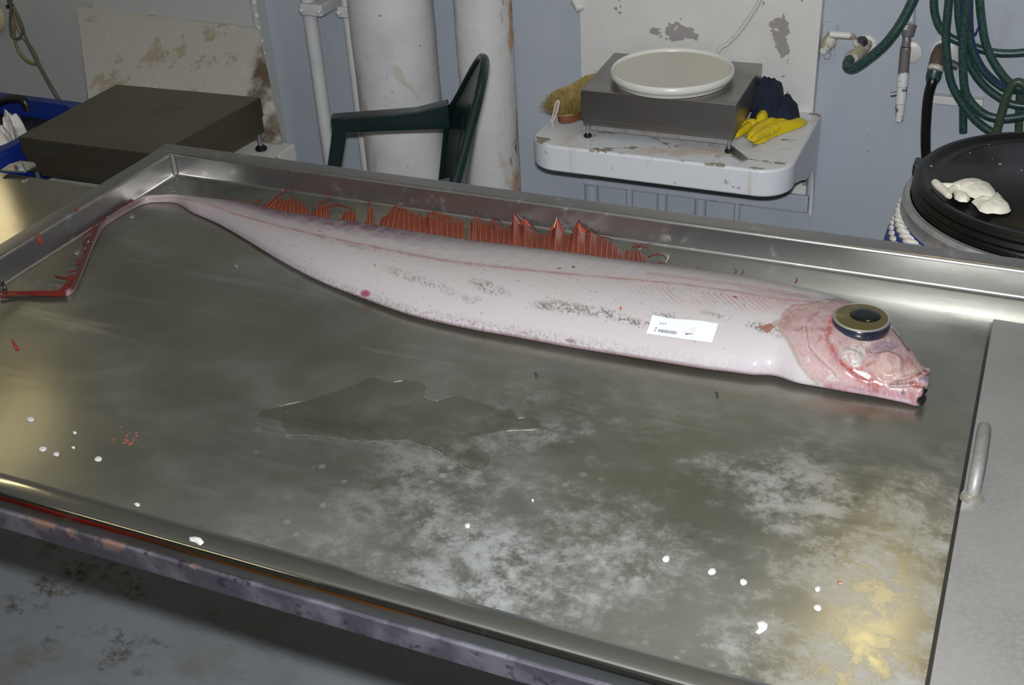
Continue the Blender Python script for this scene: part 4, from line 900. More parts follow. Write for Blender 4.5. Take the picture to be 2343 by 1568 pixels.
for q in shrink(B4, .93, ZS):
    f = obj('foot', MB().lathe([(0, 0), (.010, 0), (.0105, .004), (.006, .009)], q, 16), m_bhose, bs, smooth=True)
    obj('foot_screw', MB().tube([(q[0], q[1], ZS+.006), (q[0], q[1], zt-.08)], .0045, 10), m_screw, f, smooth=True)
a = on_y(1664, 350, 1.06); tbq = [on_z(x, y, ZS+.002) for x, y in ((1660,338),(1672,334),(1712,365),(1697,370),(1676,357))]
tag(obj('metal_tab', MB().prism(tbq[::-1], (0, 0, .003)), m_screw, org=tuple(tbq[0])), 'small bent metal tab under the front right scale foot', 'tab')
# lid on the scale
lc = (on_z(1386, 163, -.17)+on_z(1678, 163, -.17))/2; lcx = lc[0]; lcy = (on_z(1540, 108, -.165)[1]+on_z(1532, 212, -.182)[1])/2
LR = .150
ld = thing('bucket_lid', (lcx, lcy, zt), 'round white plastic bucket lid resting on the small wall scale', 'lid')
obj('rim', MB().lathe([(LR*.80, .001), (LR*.93, .001), (LR*.95, .010), (LR*.985, .012), (LR, .018), (LR*.995, .026), (LR*.97, .0295), (LR*.945, .028), (LR*.935, .021), (LR*.80, .0205)], (lcx, lcy, zt), 96), m_lid_white, ld, smooth=True, auto=60)
obj('lid_top', MB().lathe([(0, .019), (LR*.925, .019), (LR*.93, .0225), (LR*.90, .022), (0.001, .022)], (lcx, lcy, zt), 96), m_lid_top, ld, smooth=True)
# scrub brush
b0 = on_z(1250, 268, ZS+.02); b1 = on_z(1375, 165, ZS+.03); b1 = np.array([b0[0]+.06, 1.33, ZS+.02])
br_ = thing('scrub_brush', (float(b0[0]+.05), float(b0[1]+.1), ZS), 'scrubbing brush with tan bristles up, left of the bench scale', 'brush')
b0 = np.array([.245, 1.155]); b1 = np.array([.325, 1.375]); dv = b1-b0; Ln = np.linalg.norm(dv); dv = dv/Ln; nv = np.array([-dv[1], dv[0]])
def oval(k, s=1., w_=.036):
    out = []
    for i in range(40):
        a = 2*math.pi*i/40; l = Ln/2*math.cos(a)*s; ww = w_*math.sin(a)*(1-.22*math.cos(2*a)*-1)*s
        q = (b0+b1)/2+dv*l+nv*ww; out.append((q[0], q[1], k))
    return out
obj('wood_block', MB().prism(oval(ZS+.001), (0, 0, .026)), m_wood, br_, bevel=.004)
bm_ = MB(); rq = np.random.default_rng(4); nvs = []; nfs = []
for i in range(9000):
    a = rq.uniform(0, 6.283); q = math.sqrt(rq.random()); l = Ln/2*math.cos(a)*q*1.; ww = .038*math.sin(a)*q*(1+.22*math.cos(2*a))
    base = np.array([*((b0+b1)/2+dv*l+nv*ww), ZS+.025]); out = np.array([*(dv*l*.18+nv*ww*.75), 0])
    hh = rq.uniform(.050, .056)*(1-.42*q**4)*(1+.08*math.sin(l*60)); d_ = out*(.55+.9*q**2)+np.array([rq.normal(0, .003), rq.normal(0, .003), hh])
    if q > .93 and rq.random() < .5: d_[2] *= .6; d_[:2] *= 1.35
    sw = np.array([rq.normal(), rq.normal(), 0]); sw = sw/np.linalg.norm(sw)*.0008
    o_ = len(nvs); nvs += [tuple(base-sw), tuple(base+sw), tuple(base+d_+sw*.6), tuple(base+d_-sw*.6)]; nfs.append((o_, o_+1, o_+2, o_+3))
bm_.add(nvs, nfs); tag(obj('bristles', bm_, m_bristle, br_), kind='stuff')
obj('bristle_core', MB().pillow(oval(ZS+.024, 1.05), .047, 6, 5, .08, 40), m_bristle, br_, smooth=True)
s0 = [np.array([b0[0]-.006, b0[1]-.014, ZS+h_]) for h_ in (.003, .02, .045, .075, .07, .04, .015)]
sp_ = [(1266,292),(1263,276),(1267,258),(1273,235),(1279,233),(1274,255),(1268,272),(1264,276)]
st_ = MB().tube(cr([on_y(x, y, 1.125-(i > 4)*.008) for i, (x, y) in enumerate(sp_)], 6), .0028, 8); st_.tube([on_y(1262, 276, 1.12), on_y(1268, 277, 1.12)], .006, 8)
st_.tube([on_y(1264, 278, 1.12), (on_z(1266, 291, ZS+.003))], .0035, 8)
obj('hanging_loop', st_, m_string, br_, smooth=True)
# cord behind the scale
cd = cr([on_y(1748, -60, 1.395), on_y(1738, 0, 1.395), on_y(1718, 35, 1.393), on_y(1692, 72, 1.392), on_y(1665, 100, 1.39), on_y(1643, 120, 1.385), on_y(1635, 200, 1.38)], 8)
tag(obj('tied_cord', MB().tube(cd, .0052, 10), m_cord, org=tuple(cd[0]), smooth=True), 'white cord with brown ties running up the wall panel behind the scale', 'cord')
# navy cloth
def lumpw(name, px, z, h, mat, label, cat, seed, wob, parts=None):
    P = [Vector(on_z(x, y, z)) for x, y in px]; c = sum(P, Vector())/len(P); return tag(obj(name, MB().pillow(P, h, 8, seed, wob, 72), mat, org=(c.x, c.y, z), smooth=True), label, cat)
cp_ = MB()
P1 = [Vector((x, y, ZS+.001)) for x, y in ((.705,1.28),(.745,1.275),(.80,1.285),(.815,1.33),(.80,1.385),(.75,1.39),(.70,1.385),(.69,1.31))]
cp_.pillow(P1, .058, 8, 21, .22, 72)
P2 = [Vector((x, y, ZS+.03)) for x, y in ((.69,1.31),(.73,1.30),(.765,1.33),(.76,1.385),(.72,1.39),(.69,1.38))]
cp_.pillow(P2, .068, 8, 25, .2, 60)
tag(obj('cloth', cp_, m_cloth, org=(.74, 1.33, ZS), smooth=True), 'crumpled dark navy cloth behind the yellow glove on the shelf', 'cloth')
# yellow rubber glove
yg = thing('rubber_glove', tuple(on_z(1770, 300, ZS)), 'yellow rubber glove lying limp on the shelf beside the bench scale', 'glove')
G3 = lambda x, y: (1640+x/7.838, 180+y/7.838)
def gz(x, y, h=.002): return Vector(on_z(*G3(x, y), ZS+h))
obj('cuff', MB().pillow([gz(*p) for p in ((760,720),(830,690),(960,655),(1080,670),(1280,730),(1450,755),(1610,765),(1630,790),(1560,850),(1400,910),(1200,980),(1000,1060),(860,1140),(700,1185),(620,1120),(570,1010),(560,900))], .022, 8, 31, .13, 72), m_yglove, yg, smooth=True)
for (L_, r_) in [([(600,1060),(680,960),(820,860),(980,790),(1040,770)],(.011,.014,.014,.013,.010)), ([(640,1100),(760,1020),(900,950),(1010,930)],(.008,.010,.011,.008)), ([(760,1000),(920,920),(1060,880),(1120,870)],(.008,.010,.010,.007)),
        ([(770,740),(850,650),(905,570),(940,545)],(.012,.015,.014,.010)), ([(330,1020),(430,960),(520,900),(600,840)],(.008,.010,.012,.012)), ([(420,860),(520,820),(620,800),(720,810)],(.008,.011,.012,.010))]:
    pts = cr([gz(*p, .024 if L_[0][0] > 560 else .014) for p in L_], 5); rs_ = np.interp(np.linspace(0, 1, len(pts)), np.linspace(0, 1, len(r_)), r_); rs_[0] *= .6; rs_[-1] *= .6
    mb = MB().tube(pts, list(rs_), 12); obj('finger', mb, m_yglove, yg, smooth=True)

# ------------------------------------------------------------------ left pedestal, platform scale, cutting board
ZP = -.45
pr1 = on_z(672, 328, ZP); pr2 = on_z(632, 362, ZP)
pedx = (pr1[0]+pr2[0])/2
pd = thing('pedestal', (pedx-.3, 1.0, FZ), 'white painted steel pedestal under the dark platform scale', 'pedestal')
obj('pedestal_body', MB().box((-1.07, .66, FZ), (pedx, pr1[1], ZP)), m_white, pd, bevel=.006)
zt2 = -.30; q1, q2, q3, q4 = on_z(40, 312, zt2), on_z(356, 352, zt2), on_z(597, 222, zt2), on_z(266, 192, zt2)
ps = thing('platform_scale', tuple(((q1+q3)/2)*np.array([1, 1, 0])+np.array([0, 0, ZP])), 'large dark oily steel platform scale left of the table corner', 'scale')
cc = (q1+q2+q3+q4)/4; zt = zt2; B5 = [q1, q2, q3, q4]
obj('weighing_pan', MB().hexa(shrink(B5, 1, zt-.055), shrink(B5, 1, zt)), m_dark_scale, ps, bevel=.004)
obj('skirt', MB().hexa(shrink(B5, .985, zt-.10), shrink(B5, .985, zt-.05)), m_dark_scale, ps, bevel=.003)
obj('base_frame', MB().hexa(shrink(B5, .90, zt-.118), shrink(B5, .90, zt-.09)), m_dark_scale, ps, bevel=.003)
for q in shrink(B5, .93, ZP):
    f = obj('foot', MB().lathe([(0, 0), (.016, 0), (.017, .006), (.009, .014)], q, 16), m_bhose, ps, smooth=True)
    obj('foot_screw', MB().tube([(q[0], q[1], ZP+.01), (q[0], q[1], zt-.09)], .0065, 10), m_screw, f, smooth=True)
# cutting board leaning on the wall
bt = [on_y(172, 18, 1.365), on_y(585, 70, 1.355)]; bb1 = on_z(641, 333, ZP+.002); tiltv = np.array(bb1)-bt[1]
bbl = bt[0]+tiltv*np.array([.98, 1, 1]); nb_ = np.array([0, .022, .006])
bd_ = MB().hexa([bbl, bb1, bb1+nb_, bbl+nb_], [bt[0], bt[1], bt[1]+nb_, bt[0]+nb_])
tag(obj('cutting_board', bd_, m_board, org=(0, 0, 0), bevel=.008, seg=3), 'stained cream cutting board leaning on the wall behind the platform scale', 'board')

# blue bin with its things
zr = -.33
bf1, bf2 = on_z(-60, 372, zr), on_z(66, 372, zr); bk1, bk2 = on_z(-90, 252, zr-.02), on_z(160, 246, zr-.02)
x0, x1_, y0_, y1_ = -1.72, -1.085, bf2[1], bk2[1]
bn_ = thing('storage_bin', ((x0+x1_)/2, (y0_+y1_)/2, FZ), 'blue plastic bin with black handle beyond the left counter', 'bin')
bo = MB(); 
def rrect(x0, x1, y0, y1, z, r=.06):
    out = []
    for cx, cy, a0 in ((x1-r, y1-r, 0), (x0+r, y1-r, 90), (x0+r, y0+r, 180), (x1-r, y0+r, 270)):
        for i in range(6): a = math.radians(a0+i*18); out.append((cx+r*math.cos(a), cy+r*math.sin(a), z))
    return out
loops = [rrect(x0+.06, x1_-.06, y0_+.06, y1_-.06, FZ), rrect(x0+.02, x1_-.02, y0_+.02, y1_-.02, zr-.02), rrect(x0, x1_, y0_, y1_, zr-.018), rrect(x0, x1_, y0_, y1_, zr), rrect(x0+.03, x1_-.03, y0_+.03, y1_-.03, zr), rrect(x0+.04, x1_-.04, y0_+.04, y1_-.04, zr-.1)]
n = len(loops[0]); bo.add(sum(loops, []), [tuple(range(n))[::-1]]+[(i*n+k, i*n+(k+1)%n, (i+1)*n+(k+1)%n, (i+1)*n+k) for i in range(5) for k in range(n)])
obj('bin_body', bo, m_blue, bn_, smooth=True, auto=35)
obj('dark_inside', MB().prism(rrect(x0+.045, x1_-.045, y0_+.045, y1_-.045, zr-.10), (0, 0, .055)), m_black, bn_)  # black block filling the dark inside of the bin
hz_ = [on_y(-12, 248, y1_-.03), on_y(-5, 238, y1_-.03), on_y(12, 229, y1_-.03), on_y(35, 226, y1_-.03), on_y(52, 229, y1_-.03), on_y(60, 240, y1_-.03), on_y(64, 252, y1_-.03)]
obj('bin_handle', MB().tube(cr(hz_, 5), .0125, 12), m_black, bn_, smooth=True)
def tlump(px, z, h, seed, label):
    P = [Vector(on_z(x, y, z)) for x, y in px]; c = sum(P, Vector())/len(P)
    tag(obj('crumpled_tissue', MB().pillow(P, h, 7, seed, .28, 48), m_tissue, org=tuple(c)), label, 'tissue')
tlump([(12,335),(10,305),(18,290),(40,288),(46,308),(62,300),(66,312),(44,322),(38,340)], zr-.045, .06, 41, 'crumpled white tissue further back in the blue bin')
tlump([(-20,368),(-20,318),(10,312),(34,325),(38,340),(32,356),(10,362)], zr-.04, .055, 43, 'crumpled white tissue nearer the front of the blue bin')
# hanging cable
ck = thing('hanging_cable', tuple(on_y(22, 15, 1.33)), 'bundle of grey and olive cable looped on the wall above the blue bin', 'cable')
yc = 1.33
obj('cable_lead', MB().tube(cr([on_y(17, -30, yc), on_y(22, 10, yc), on_y(40, 45, yc), on_y(60, 90, yc-.01), on_y(85, 140, yc-.03), on_y(115, 195, yc-.06), on_y(150, 252, yc-.1), on_z(158, 262, zr-.03)], 8), .0058, 10), m_cable, ck, smooth=True)
for L_, mt in [([(24,-20),(25,15),(24,50),(26,78),(36,89),(48,84),(53,68),(45,45),(32,18)], m_cable), ([(30,15),(34,50),(33,85),(42,115),(60,138),(80,146),(86,140),(78,118),(55,88),(38,55),(31,18)], m_cable2)]:
    obj('cable_loop', MB().tube(cr([on_y(x, y, yc-.012) for x, y in L_], 8), .005, 10), mt, ck, smooth=True)
obj('cable_tie', MB().lathe([(.010, -.004), (.013, -.004), (.013, .004), (.010, .004)], on_y(23, 14, yc-.004), 14), m_black, ck)
wf = on_y(-26, 36, 1.37)
tag(obj('wall_fitting', MB().lathe([(0, -.002), (.062, 0), (.062, .03), (.05, .045), (0.001, .05)], (wf[0], 1.376, wf[2]), 32, axis=(0, -1, 0)), m_cream, org=(wf[0], 1.376, wf[2]), smooth=True), 'round cream fitting on the wall at the top left edge', 'fitting')

# ------------------------------------------------------------------ green plastic chair
ar1 = on_z(775, 268, -.235); ar2 = on_z(1000, 258, -.235); dch = (ar2-ar1)[:2]; dch /= np.linalg.norm(dch)
Wv = np.array([.209, -.419]); side = Wv/np.linalg.norm(Wv)
def CP(a, s_, z):      # chair frame: a along the arm (0 front .. ), s across (0 far arm .. 1 near arm)
    p = ar1[:2]+dch*a+Wv*s_; return np.array([p[0], p[1], z])
AL = np.linalg.norm((ar2-ar1)[:2])
ch = thing('garden_chair', tuple(CP(AL*.5, .5, FZ)), 'dark green moulded plastic armchair behind the table', 'chair')
za = -.235
for s_ in (0., 1.):
    mb = MB(); o_ = .0
    hw = .022
    def strip(path, w0, t0):
        vs = []; fs = []
        for p, (w_, t_) in zip(path, zip(w0, t0)):
            a, z, da, dz = p
            for (ds, dn) in ((-1, -1), (1, -1), (1, 1), (-1, 1)):
                q = CP(a+da*dn*t_, s_, z+dz*dn*t_); q[:2] += side*ds*w_; vs.append(q)
        n4_ = len(path)
        for i in range(n4_-1):
            for k in range(4): fs.append((i*4+k, i*4+(k+1)%4, (i+1)*4+(k+1)%4, (i+1)*4+k))
        fs += [(3, 2, 1, 0), tuple((n4_-1)*4+k for k in range(4))]; mb.add(vs, fs)
    strip([(-.018, za-.014, 0, 1), (.06, za-.014, 0, 1), (AL*.55, za-.013, 0, 1), (AL*.8, za-.012, 0, 1), (AL+.03, za-.004, 0, 1)], [.02, .022, .022, .021, .019], [.018, .020, .021, .023, .032])
    obj('armrest', mb, m_chair, ch, bevel=.004)
    mb = MB(); strip([(.006, za-.004, 1, 0), (-.008, za-.06, 1, 0), (-.030, za-.14, 1, 0), (-.055, za-.3, 1, 0), (-.07, FZ, 1, 0)], [.02, .02, .021, .022, .02], [.019, .018, .018, .02, .016])
    obj('leg', mb, m_chair, ch, bevel=.004)
    mb = MB(); strip([(AL-.03, -.46, 1, 0), (AL, -.55, 1, 0), (AL+.04, -.7, 1, 0), (AL+.09, FZ, 1, 0)], [.022]*4, [.022, .022, .02, .016])
    obj('leg', mb, m_chair, ch, bevel=.004)
obj('seat', MB().hexa([CP(-.02, .02, -.48), CP(AL+.02, .05, -.49), CP(AL+.02, .95, -.49), CP(-.02, .98, -.48)], [CP(-.02, .02, -.45), CP(AL+.02, .05, -.46), CP(AL+.02, .95, -.46), CP(-.02, .98, -.45)]), m_chair, ch, bevel=.01)
# backrest: curved shell, near edge drops to the arm, slats in the middle
def back_edge(s_):      # top height of the back across s
    return za+.006+.198*math.sin(math.pi*min(1, max(0, .0+1.0*s_)))**1.15
def BK(s_, t, off=0.):   # t 0 bottom .. 1 top
    zt_ = back_edge(s_); zb = -.47; z = zb+(zt_-zb)*t
    rec = AL+.015+.06*max(0, (z+.30))/.27+.042*math.sin(math.pi*s_)-.03*max(0, (-.30-z))/.17
    q = CP(rec+off, s_, z); return q
mb = MB()
NSL = 40; NT = 26; grid = {}
for lay, off in ((0, 0.), (1, .009)):
    for i in range(NSL+1):
        for j in range(NT+1): grid[lay, i, j] = len(mb.v); mb.v.append(tuple(BK(i/NSL, j/NT, off)))
def solid(i, j):
    s_ = (i+.5)/NSL; t = (j+.5)/NT
    return not (.2 < s_ < .8 and .32 < t < .80-.25*abs(s_-.5) and int((s_-.2)*NSL) % 3 == 1)
for i in range(NSL):
    for j in range(NT):
        if solid(i, j):
            g0_ = lambda l: (grid[l, i, j], grid[l, i+1, j], grid[l, i+1, j+1], grid[l, i, j+1])
            mb.f.append(g0_(0)); mb.f.append(g0_(1)[::-1])
            for (di, dj, a, b) in ((-1, 0, (i, j), (i, j+1)), (1, 0, (i+1, j), (i+1, j+1)), (0, -1, (i, j), (i+1, j)), (0, 1, (i, j+1), (i+1, j+1))):
                ii, jj = i+di, j+dj
                if not (0 <= ii < NSL and 0 <= jj < NT and solid(ii, jj)):
                    mb.f.append((grid[0, a[0], a[1]], grid[0, b[0], b[1]], grid[1, b[0], b[1]], grid[1, a[0], a[1]]))
obj('backrest', mb, m_chair, ch, smooth=True, auto=50)
rimp = [BK(0, t, .004) for t in np.linspace(.2, 1, 10)]+[BK(s_, 1, .004) for s_ in np.linspace(.03, 1, 26)]+[BK(1, t, .004) for t in np.linspace(.97, .0, 14)]
obj('back_rim', MB().tube(rimp, .008, 10, flat=1.4), m_chair, ch, smooth=True)

# ------------------------------------------------------------------ taps, nozzle and hoses on the wall
C6 = lambda x, y: (1860+x/4.851, y/4.851)
def C(x, y, Y): return on_y(*C6(x, y), Y)
vt = thing('ball_valve', tuple(C(560, 500, 1.43)), 'white and rusty ball valve with bent lever, feeding the green hose', 'valve')
obj('wall_flange', MB().lathe([(0, 0), (.026, 0), (.026, .006), (.018, .012), (0, .013)], C(590, 500, WY+.001), 24, axis=(0, -1, 0)), m_white, vt, smooth=True)
obj('valve_body', MB().tube([C(600, 490, 1.43), C(560, 530, 1.39), C(500, 590, 1.365), C(440, 640, 1.35)], [.013, .015, .014, .016], 16), m_brass, vt, smooth=True)
obj('collar', MB().tube([C(470, 610, 1.36), C(410, 660, 1.345)], [.0175, .0175], 16), m_brass, vt, smooth=True, bevel=.002)
obj('valve_nut', MB().lathe([(.014, 0), (.014, .014), (.009, .017)], C(545, 490, 1.385), 6, axis=(-.2, -.3, 1)), m_rail, vt)
lv = MB()
for A_, B_ in zip([(520,500),(470,440),(440,385),(240,375),(190,370)], [(470,440),(440,385),(240,375),(190,370),(185,372)]):
    pass
lv.tube(cr([C(525, 505, 1.375), C(480, 490, 1.37), C(460, 430, 1.365), C(430, 395, 1.36), C(330, 392, 1.36), C(200, 380, 1.36)], 6), .0062, 8, flat=1.0)
obj('lever', lv, m_brass, vt, smooth=True)
obj('lever_grip', MB().tube([C(420, 395, 1.36), C(190, 378, 1.36)], .009, 10, flat=.9), m_white, vt, smooth=True)
v2 = thing('drain_plug', tuple(C(150, 520, 1.43)), 'small painted brass plug left of the lever valve', 'valve')
obj('wall_plate', MB().box(tuple(C(80, 690, 1.434)), tuple(C(275, 250, WY)*np.array([1, 0, 1])+np.array([0, WY, 0]))), m_wall, v2, bevel=.002)
obj('plug_body', MB().tube([C(215, 400, 1.425), C(180, 470, 1.40), C(130, 550, 1.385)], [.014, .017, .012], 14), m_brass, v2, smooth=True)
obj('plug_cap', MB().tube([C(150, 545, 1.385), C(110, 570, 1.37)], [.010, .009], 6), m_white, v2)
obj('wall_bolt', MB().lathe([(.010, 0), (.010, .010), (.006, .013)], C(165, 610, 1.434), 6, axis=(0, -1, 0)), m_wall, v2)
nz = thing('spray_nozzle', tuple(C(1000, 800, 1.41)), 'chipped white and grey nozzle hanging upright on the wall below the hose', 'nozzle')
segs = [((1075, 270), (1050, 400), .0165, .014), ((1045, 400), (1030, 520), .010, .0105), ((1030, 520), (1005, 775), .0125, .0125), ((1005, 775), (990, 960), .0135, .0135), ((990, 960), (972, 1150), .0125, .0125), ((972, 1150), (955, 1350), .0125, .0085)]
for i, (a, b, r0, r1_) in enumerate(segs):
    obj('nozzle_section', MB().tube([C(*a, 1.40), C(*b, 1.395)], [r0, r1_], 18), m_nozzle_grey if i < 3 else m_nozzle, nz, bevel=.0015)
obj('nozzle_screw', MB().tube([C(935, 1040, 1.395), C(865, 1050, 1.395)], .006, 8), m_screw, nz, smooth=True)
obj('holder_ring', MB().lathe([(.02, 0), (.026, 0), (.026, .008), (.018, .012)], C(1090, 570, 1.43), 24, axis=(0, -1, 0)), m_white, nz, smooth=True)
obj('holder_pipe', MB().tube([C(1095, -60, 1.425), C(1090, 240, 1.41), C(1078, 280, 1.40)], .0095, 12), m_wall, nz, smooth=True)
# the hose coil
HR = .0098
hc = thing('hose_coil', tuple(C(1700, 300, 1.4)), 'thick coil of green braided hose hung on the wall above the drum', 'hose')
LOOPS = [([(1335,-80),(1342,0),(1350,130),(1400,290),(1500,400),(1620,460),(1800,525),(2000,580),(2200,592),(2480,570)], 1.405, m_hose),
  ([(1520,-80),(1510,0),(1490,200),(1475,400),(1490,650),(1530,900),(1620,1090),(1750,1270),(1900,1410),(2080,1510),(2300,1560)], 1.355, m_hose),
  ([(1600,-80),(1610,0),(1620,200),(1650,400),(1690,580),(1760,760),(1900,950),(2080,1090),(2220,1160),(2480,1190)], 1.395, m_hose),
  ([(1716,-80),(1710,0),(1690,200),(1665,500),(1668,800),(1690,1000),(1760,1140),(1900,1265),(2050,1312),(2200,1312),(2480,1260)], 1.335, m_hose),
  ([(1735,-80),(1732,100),(1735,300),(1750,460),(1800,620),(1900,790),(2040,920),(2180,990),(2480,1010)], 1.385, m_hose),
  ([(1845,-80),(1850,0),(1870,200),(1910,450),(1980,640),(2080,800),(2200,930),(2350,1000),(2480,1030)], 1.365, m_hose),
  ([(2010,1560),(2040,1450),(2085,1290),(2135,1110),(2200,965),(2265,912),(2320,925),(2370,985),(2420,1100)], 1.305, m_hose_old),
  ([(1668,1000),(1667,1200),(1668,1470)], 1.40, m_hose), ([(2300,1050),(2290,1250),(2285,1500)], 1.40, m_hose_old)]
for L_, Yh, mt in LOOPS:
    obj('hose_loop', MB().tube(cr([C(x, y, Yh) for x, y in L_], 10), HR*.96, 14), mt, hc, smooth=True)
for L_ in ([(1745,-40),(1752,100),(1770,280),(1790,390),(1835,310),(1850,250)], [(1780,420),(1830,620),(1900,760),(2010,890),(2150,985)], [(1668,-40),(1655,60),(1640,200)]):
    obj('blue_tie', MB().tube(cr([C(x, y, 1.352) for x, y in L_], 6), .0022, 6), m_bluecord, hc, smooth=True)
hs = cr([C(430, 645, 1.345), C(385, 690, 1.33), C(385, 745, 1.315), C(450, 755, 1.305), C(560, 690, 1.30), C(760, 530, 1.30), C(900, 370, 1.30), C(1010, 200, 1.305), C(1110, 0, 1.31), C(1160, -120, 1.315)], 10)
tag(obj('green_hose', MB().tube(hs, .0112, 16), m_hose, org=tuple(hs[0]), smooth=True), 'single green hose bending up from the lever valve', 'hose')
bh = thing('black_hose', tuple(C(1330, 900, 1.4)), 'black rubber hose dropping from a grey wall coupling behind the drum', 'hose')
obj('rubber_hose', MB().tube(cr([C(1345, 830, 1.37), C(1320, 920, 1.36), C(1285, 1050, 1.36), C(1262, 1250, 1.36), C(1250, 1552, 1.36), C(1260, 1800, 1.36), C(1290, 2200, 1.36)], 8), .0118, 14), m_bhose, bh, smooth=True)
obj('coupling', MB().tube([C(1430, 560, 1.432), C(1400, 620, 1.40), C(1370, 720, 1.385), C(1355, 750, 1.38)], [.019, .019, .018, .017], 18), m_coupling, bh, smooth=True)
obj('collar', MB().tube([C(1370, 735, 1.383), C(1352, 790, 1.375)], [.0185, .0185], 18), m_brass, bh, bevel=.002)
obj('green_cuff', MB().tube([C(1355, 780, 1.375), C(1335, 860, 1.37), C(1318, 920, 1.365)], [.017, .0175, .013], 16), m_hose, bh, smooth=True)
obj('side_spigot', MB().tube([C(1480, 690, 1.40), C(1610, 740, 1.40)], [.011, .009], 12), m_coupling, bh, smooth=True)
obj('wall_flange', MB().lathe([(0, 0), (.03, 0), (.03, .008), (.02, .013), (0, .014)], C(1460, 560, WY), 24, axis=(0, -1, 0)), m_white, bh, smooth=True)
xa = C(1325, 1090, 1.42); xb = C(1640, 1140, 1.42)
tag(obj('flat_bar', MB().box((xa[0], 1.415, xa[2]-.012), (xb[0]+.05, WY, xa[2]+.008)), m_white, org=tuple(xa), bevel=.002), 'short white flat bar on the wall between hoses', 'bar')

# ------------------------------------------------------------------ blue drum
DX, DY, DZ, DR_ = 1.395, .628, -.1, .242
dr = thing('drum', (DX, DY, FZ), 'blue plastic drum with black lid standing behind the table', 'drum')
obj('drum_body', MB().lathe([(0, FZ+.001), (.26, FZ+.001), (.275, FZ+.02), (.285, FZ+.2), (.295, FZ+.4), (.29, DZ-.2), (.278, DZ-.13), (.262, DZ-.095), (.25, DZ-.075), (.246, DZ-.04), (0, DZ-.04)], (DX, DY, 0), 72), m_blue, dr, smooth=True)
obj('clamp_ring', MB().lathe([(DR_*.98, DZ-.072), (DR_*1.055, DZ-.076), (DR_*1.075, DZ-.070), (DR_*1.06, DZ-.062), (DR_*1.07, DZ-.048), (DR_*1.05, DZ-.040), (DR_*.98, DZ-.040)], (DX, DY, 0), 96), m_galv, dr, smooth=True)
obj('drum_lid', MB().lathe([(0, DZ-.044), (DR_*1.0, DZ-.044), (DR_*1.012, DZ-.034), (DR_*.995, DZ-.029), (DR_*1.012, DZ-.023), (DR_*.99, DZ-.016), (DR_*1.005, DZ-.009), (DR_*.985, DZ-.003), (DR_*.96, DZ), (DR_*.925, DZ-.001), (DR_*.90, DZ-.007), (DR_*.86, DZ-.0085), (DR_*.80, DZ-.0075), (DR_*.79, DZ-.0045), (0.001, DZ-.004)], (DX, DY, 0), 96), m_lid_black, dr, smooth=True, auto=60)
ang = math.radians(168); obj('lid_lug', MB().box((DX+DR_*1.03*math.cos(ang)-.007, DY+DR_*1.03*math.sin(ang)-.02, DZ-.036), (DX+DR_*1.03*math.cos(ang)+.012, DY+DR_*1.03*math.sin(ang)+.02, DZ-.012)), m_black, dr, bevel=.004)
rp = thing('rope', (DX, DY, DZ-.09), 'thick white twisted rope tied twice around the blue drum neck', 'rope')
for turn in range(2):
    for st3 in range(3):
        pts = []
        for i in range(260):
            a = 2*math.pi*i/259; tw = 2*math.pi*(i/259*27)+st3*2.094
            zc = DZ-.090-.017*turn+.006*math.sin(a*1-.6)-.012*(turn)*(.5+.5*math.cos(a+2.2)); rc = .259+.006*turn
            q = np.array([DX+math.cos(a)*(rc+.0052*math.cos(tw)), DY+math.sin(a)*(rc+.0052*math.cos(tw)), zc+.0052*math.sin(tw)]); pts.append(q)
        obj('rope_strand', MB().tube(pts, .0056, 7), m_rope, rp, smooth=True)
# latex glove on the drum lid
C4 = lambda x, y: (2000+x/4.356, 260+y/4.356)
def lz(x, y, h=.0): return Vector(on_z(*C4(x, y), DZ+h))
lg = thing('latex_glove', tuple(lz(1050, 850)), 'limp white latex glove lying on the black drum lid', 'glove')
obj('hand_part', MB().pillow([lz(*p, .001) for p in ((750,720),(830,690),(950,672),(1060,690),(1150,720),(1220,800),(1235,850),(1200,880),(1110,880),(980,840),(880,800),(790,765))], .015, 7, 51, .14, 60), m_latex, lg, smooth=True)
obj('cuff', MB().pillow([lz(*p, .001) for p in ((970,880),(1020,860),(1150,880),(1230,800),(1290,870),(1350,930),(1365,970),(1330,995),(1260,1005),(1190,995),(1120,1000),(1050,975),(1020,930))], .013, 7, 53, .14, 60), m_latex, lg, smooth=True)
obj('thumb', MB().pillow([lz(*p, .001) for p in ((790,790),(850,790),(940,830),(960,855),(930,885),(850,880),(800,850))], .010, 6, 55, .14, 40), m_latex, lg, smooth=True)
for L_, r_ in [([(605,685),(640,720),(690,765),(740,815),(760,830)], (.0065,.0075,.007,.006,.004)), ([(665,712),(720,722),(780,730),(840,730)], (.004,.006,.007,.008)), ([(745,815),(760,770),(800,745)], (.004,.006,.007))]:
    pts = cr([lz(*p, .006) for p in L_], 5); obj('finger', MB().tube(pts, list(np.interp(np.linspace(0, 1, len(pts)), np.linspace(0, 1, len(r_)), r_)), 10), m_latex, lg, smooth=True)
sk = MB()
for (x, y, s_) in [(570,525,.0024),(955,392,.0017),(1255,505,.0028),(1470,567,.0018),(1180,450,.0012),(1150,310,.0012)]:
    sk.lathe([(0, 0), (s_, 0), (s_*.8, s_*.4), (0.0003, s_*.6)], lz(x, y, -.004), 8)
tag(obj('crumbs', sk, m_drop, org=tuple(lz(1000, 500)), smooth=True), 'tiny pale crumbs scattered on the black drum lid', 'crumbs', kind='stuff')

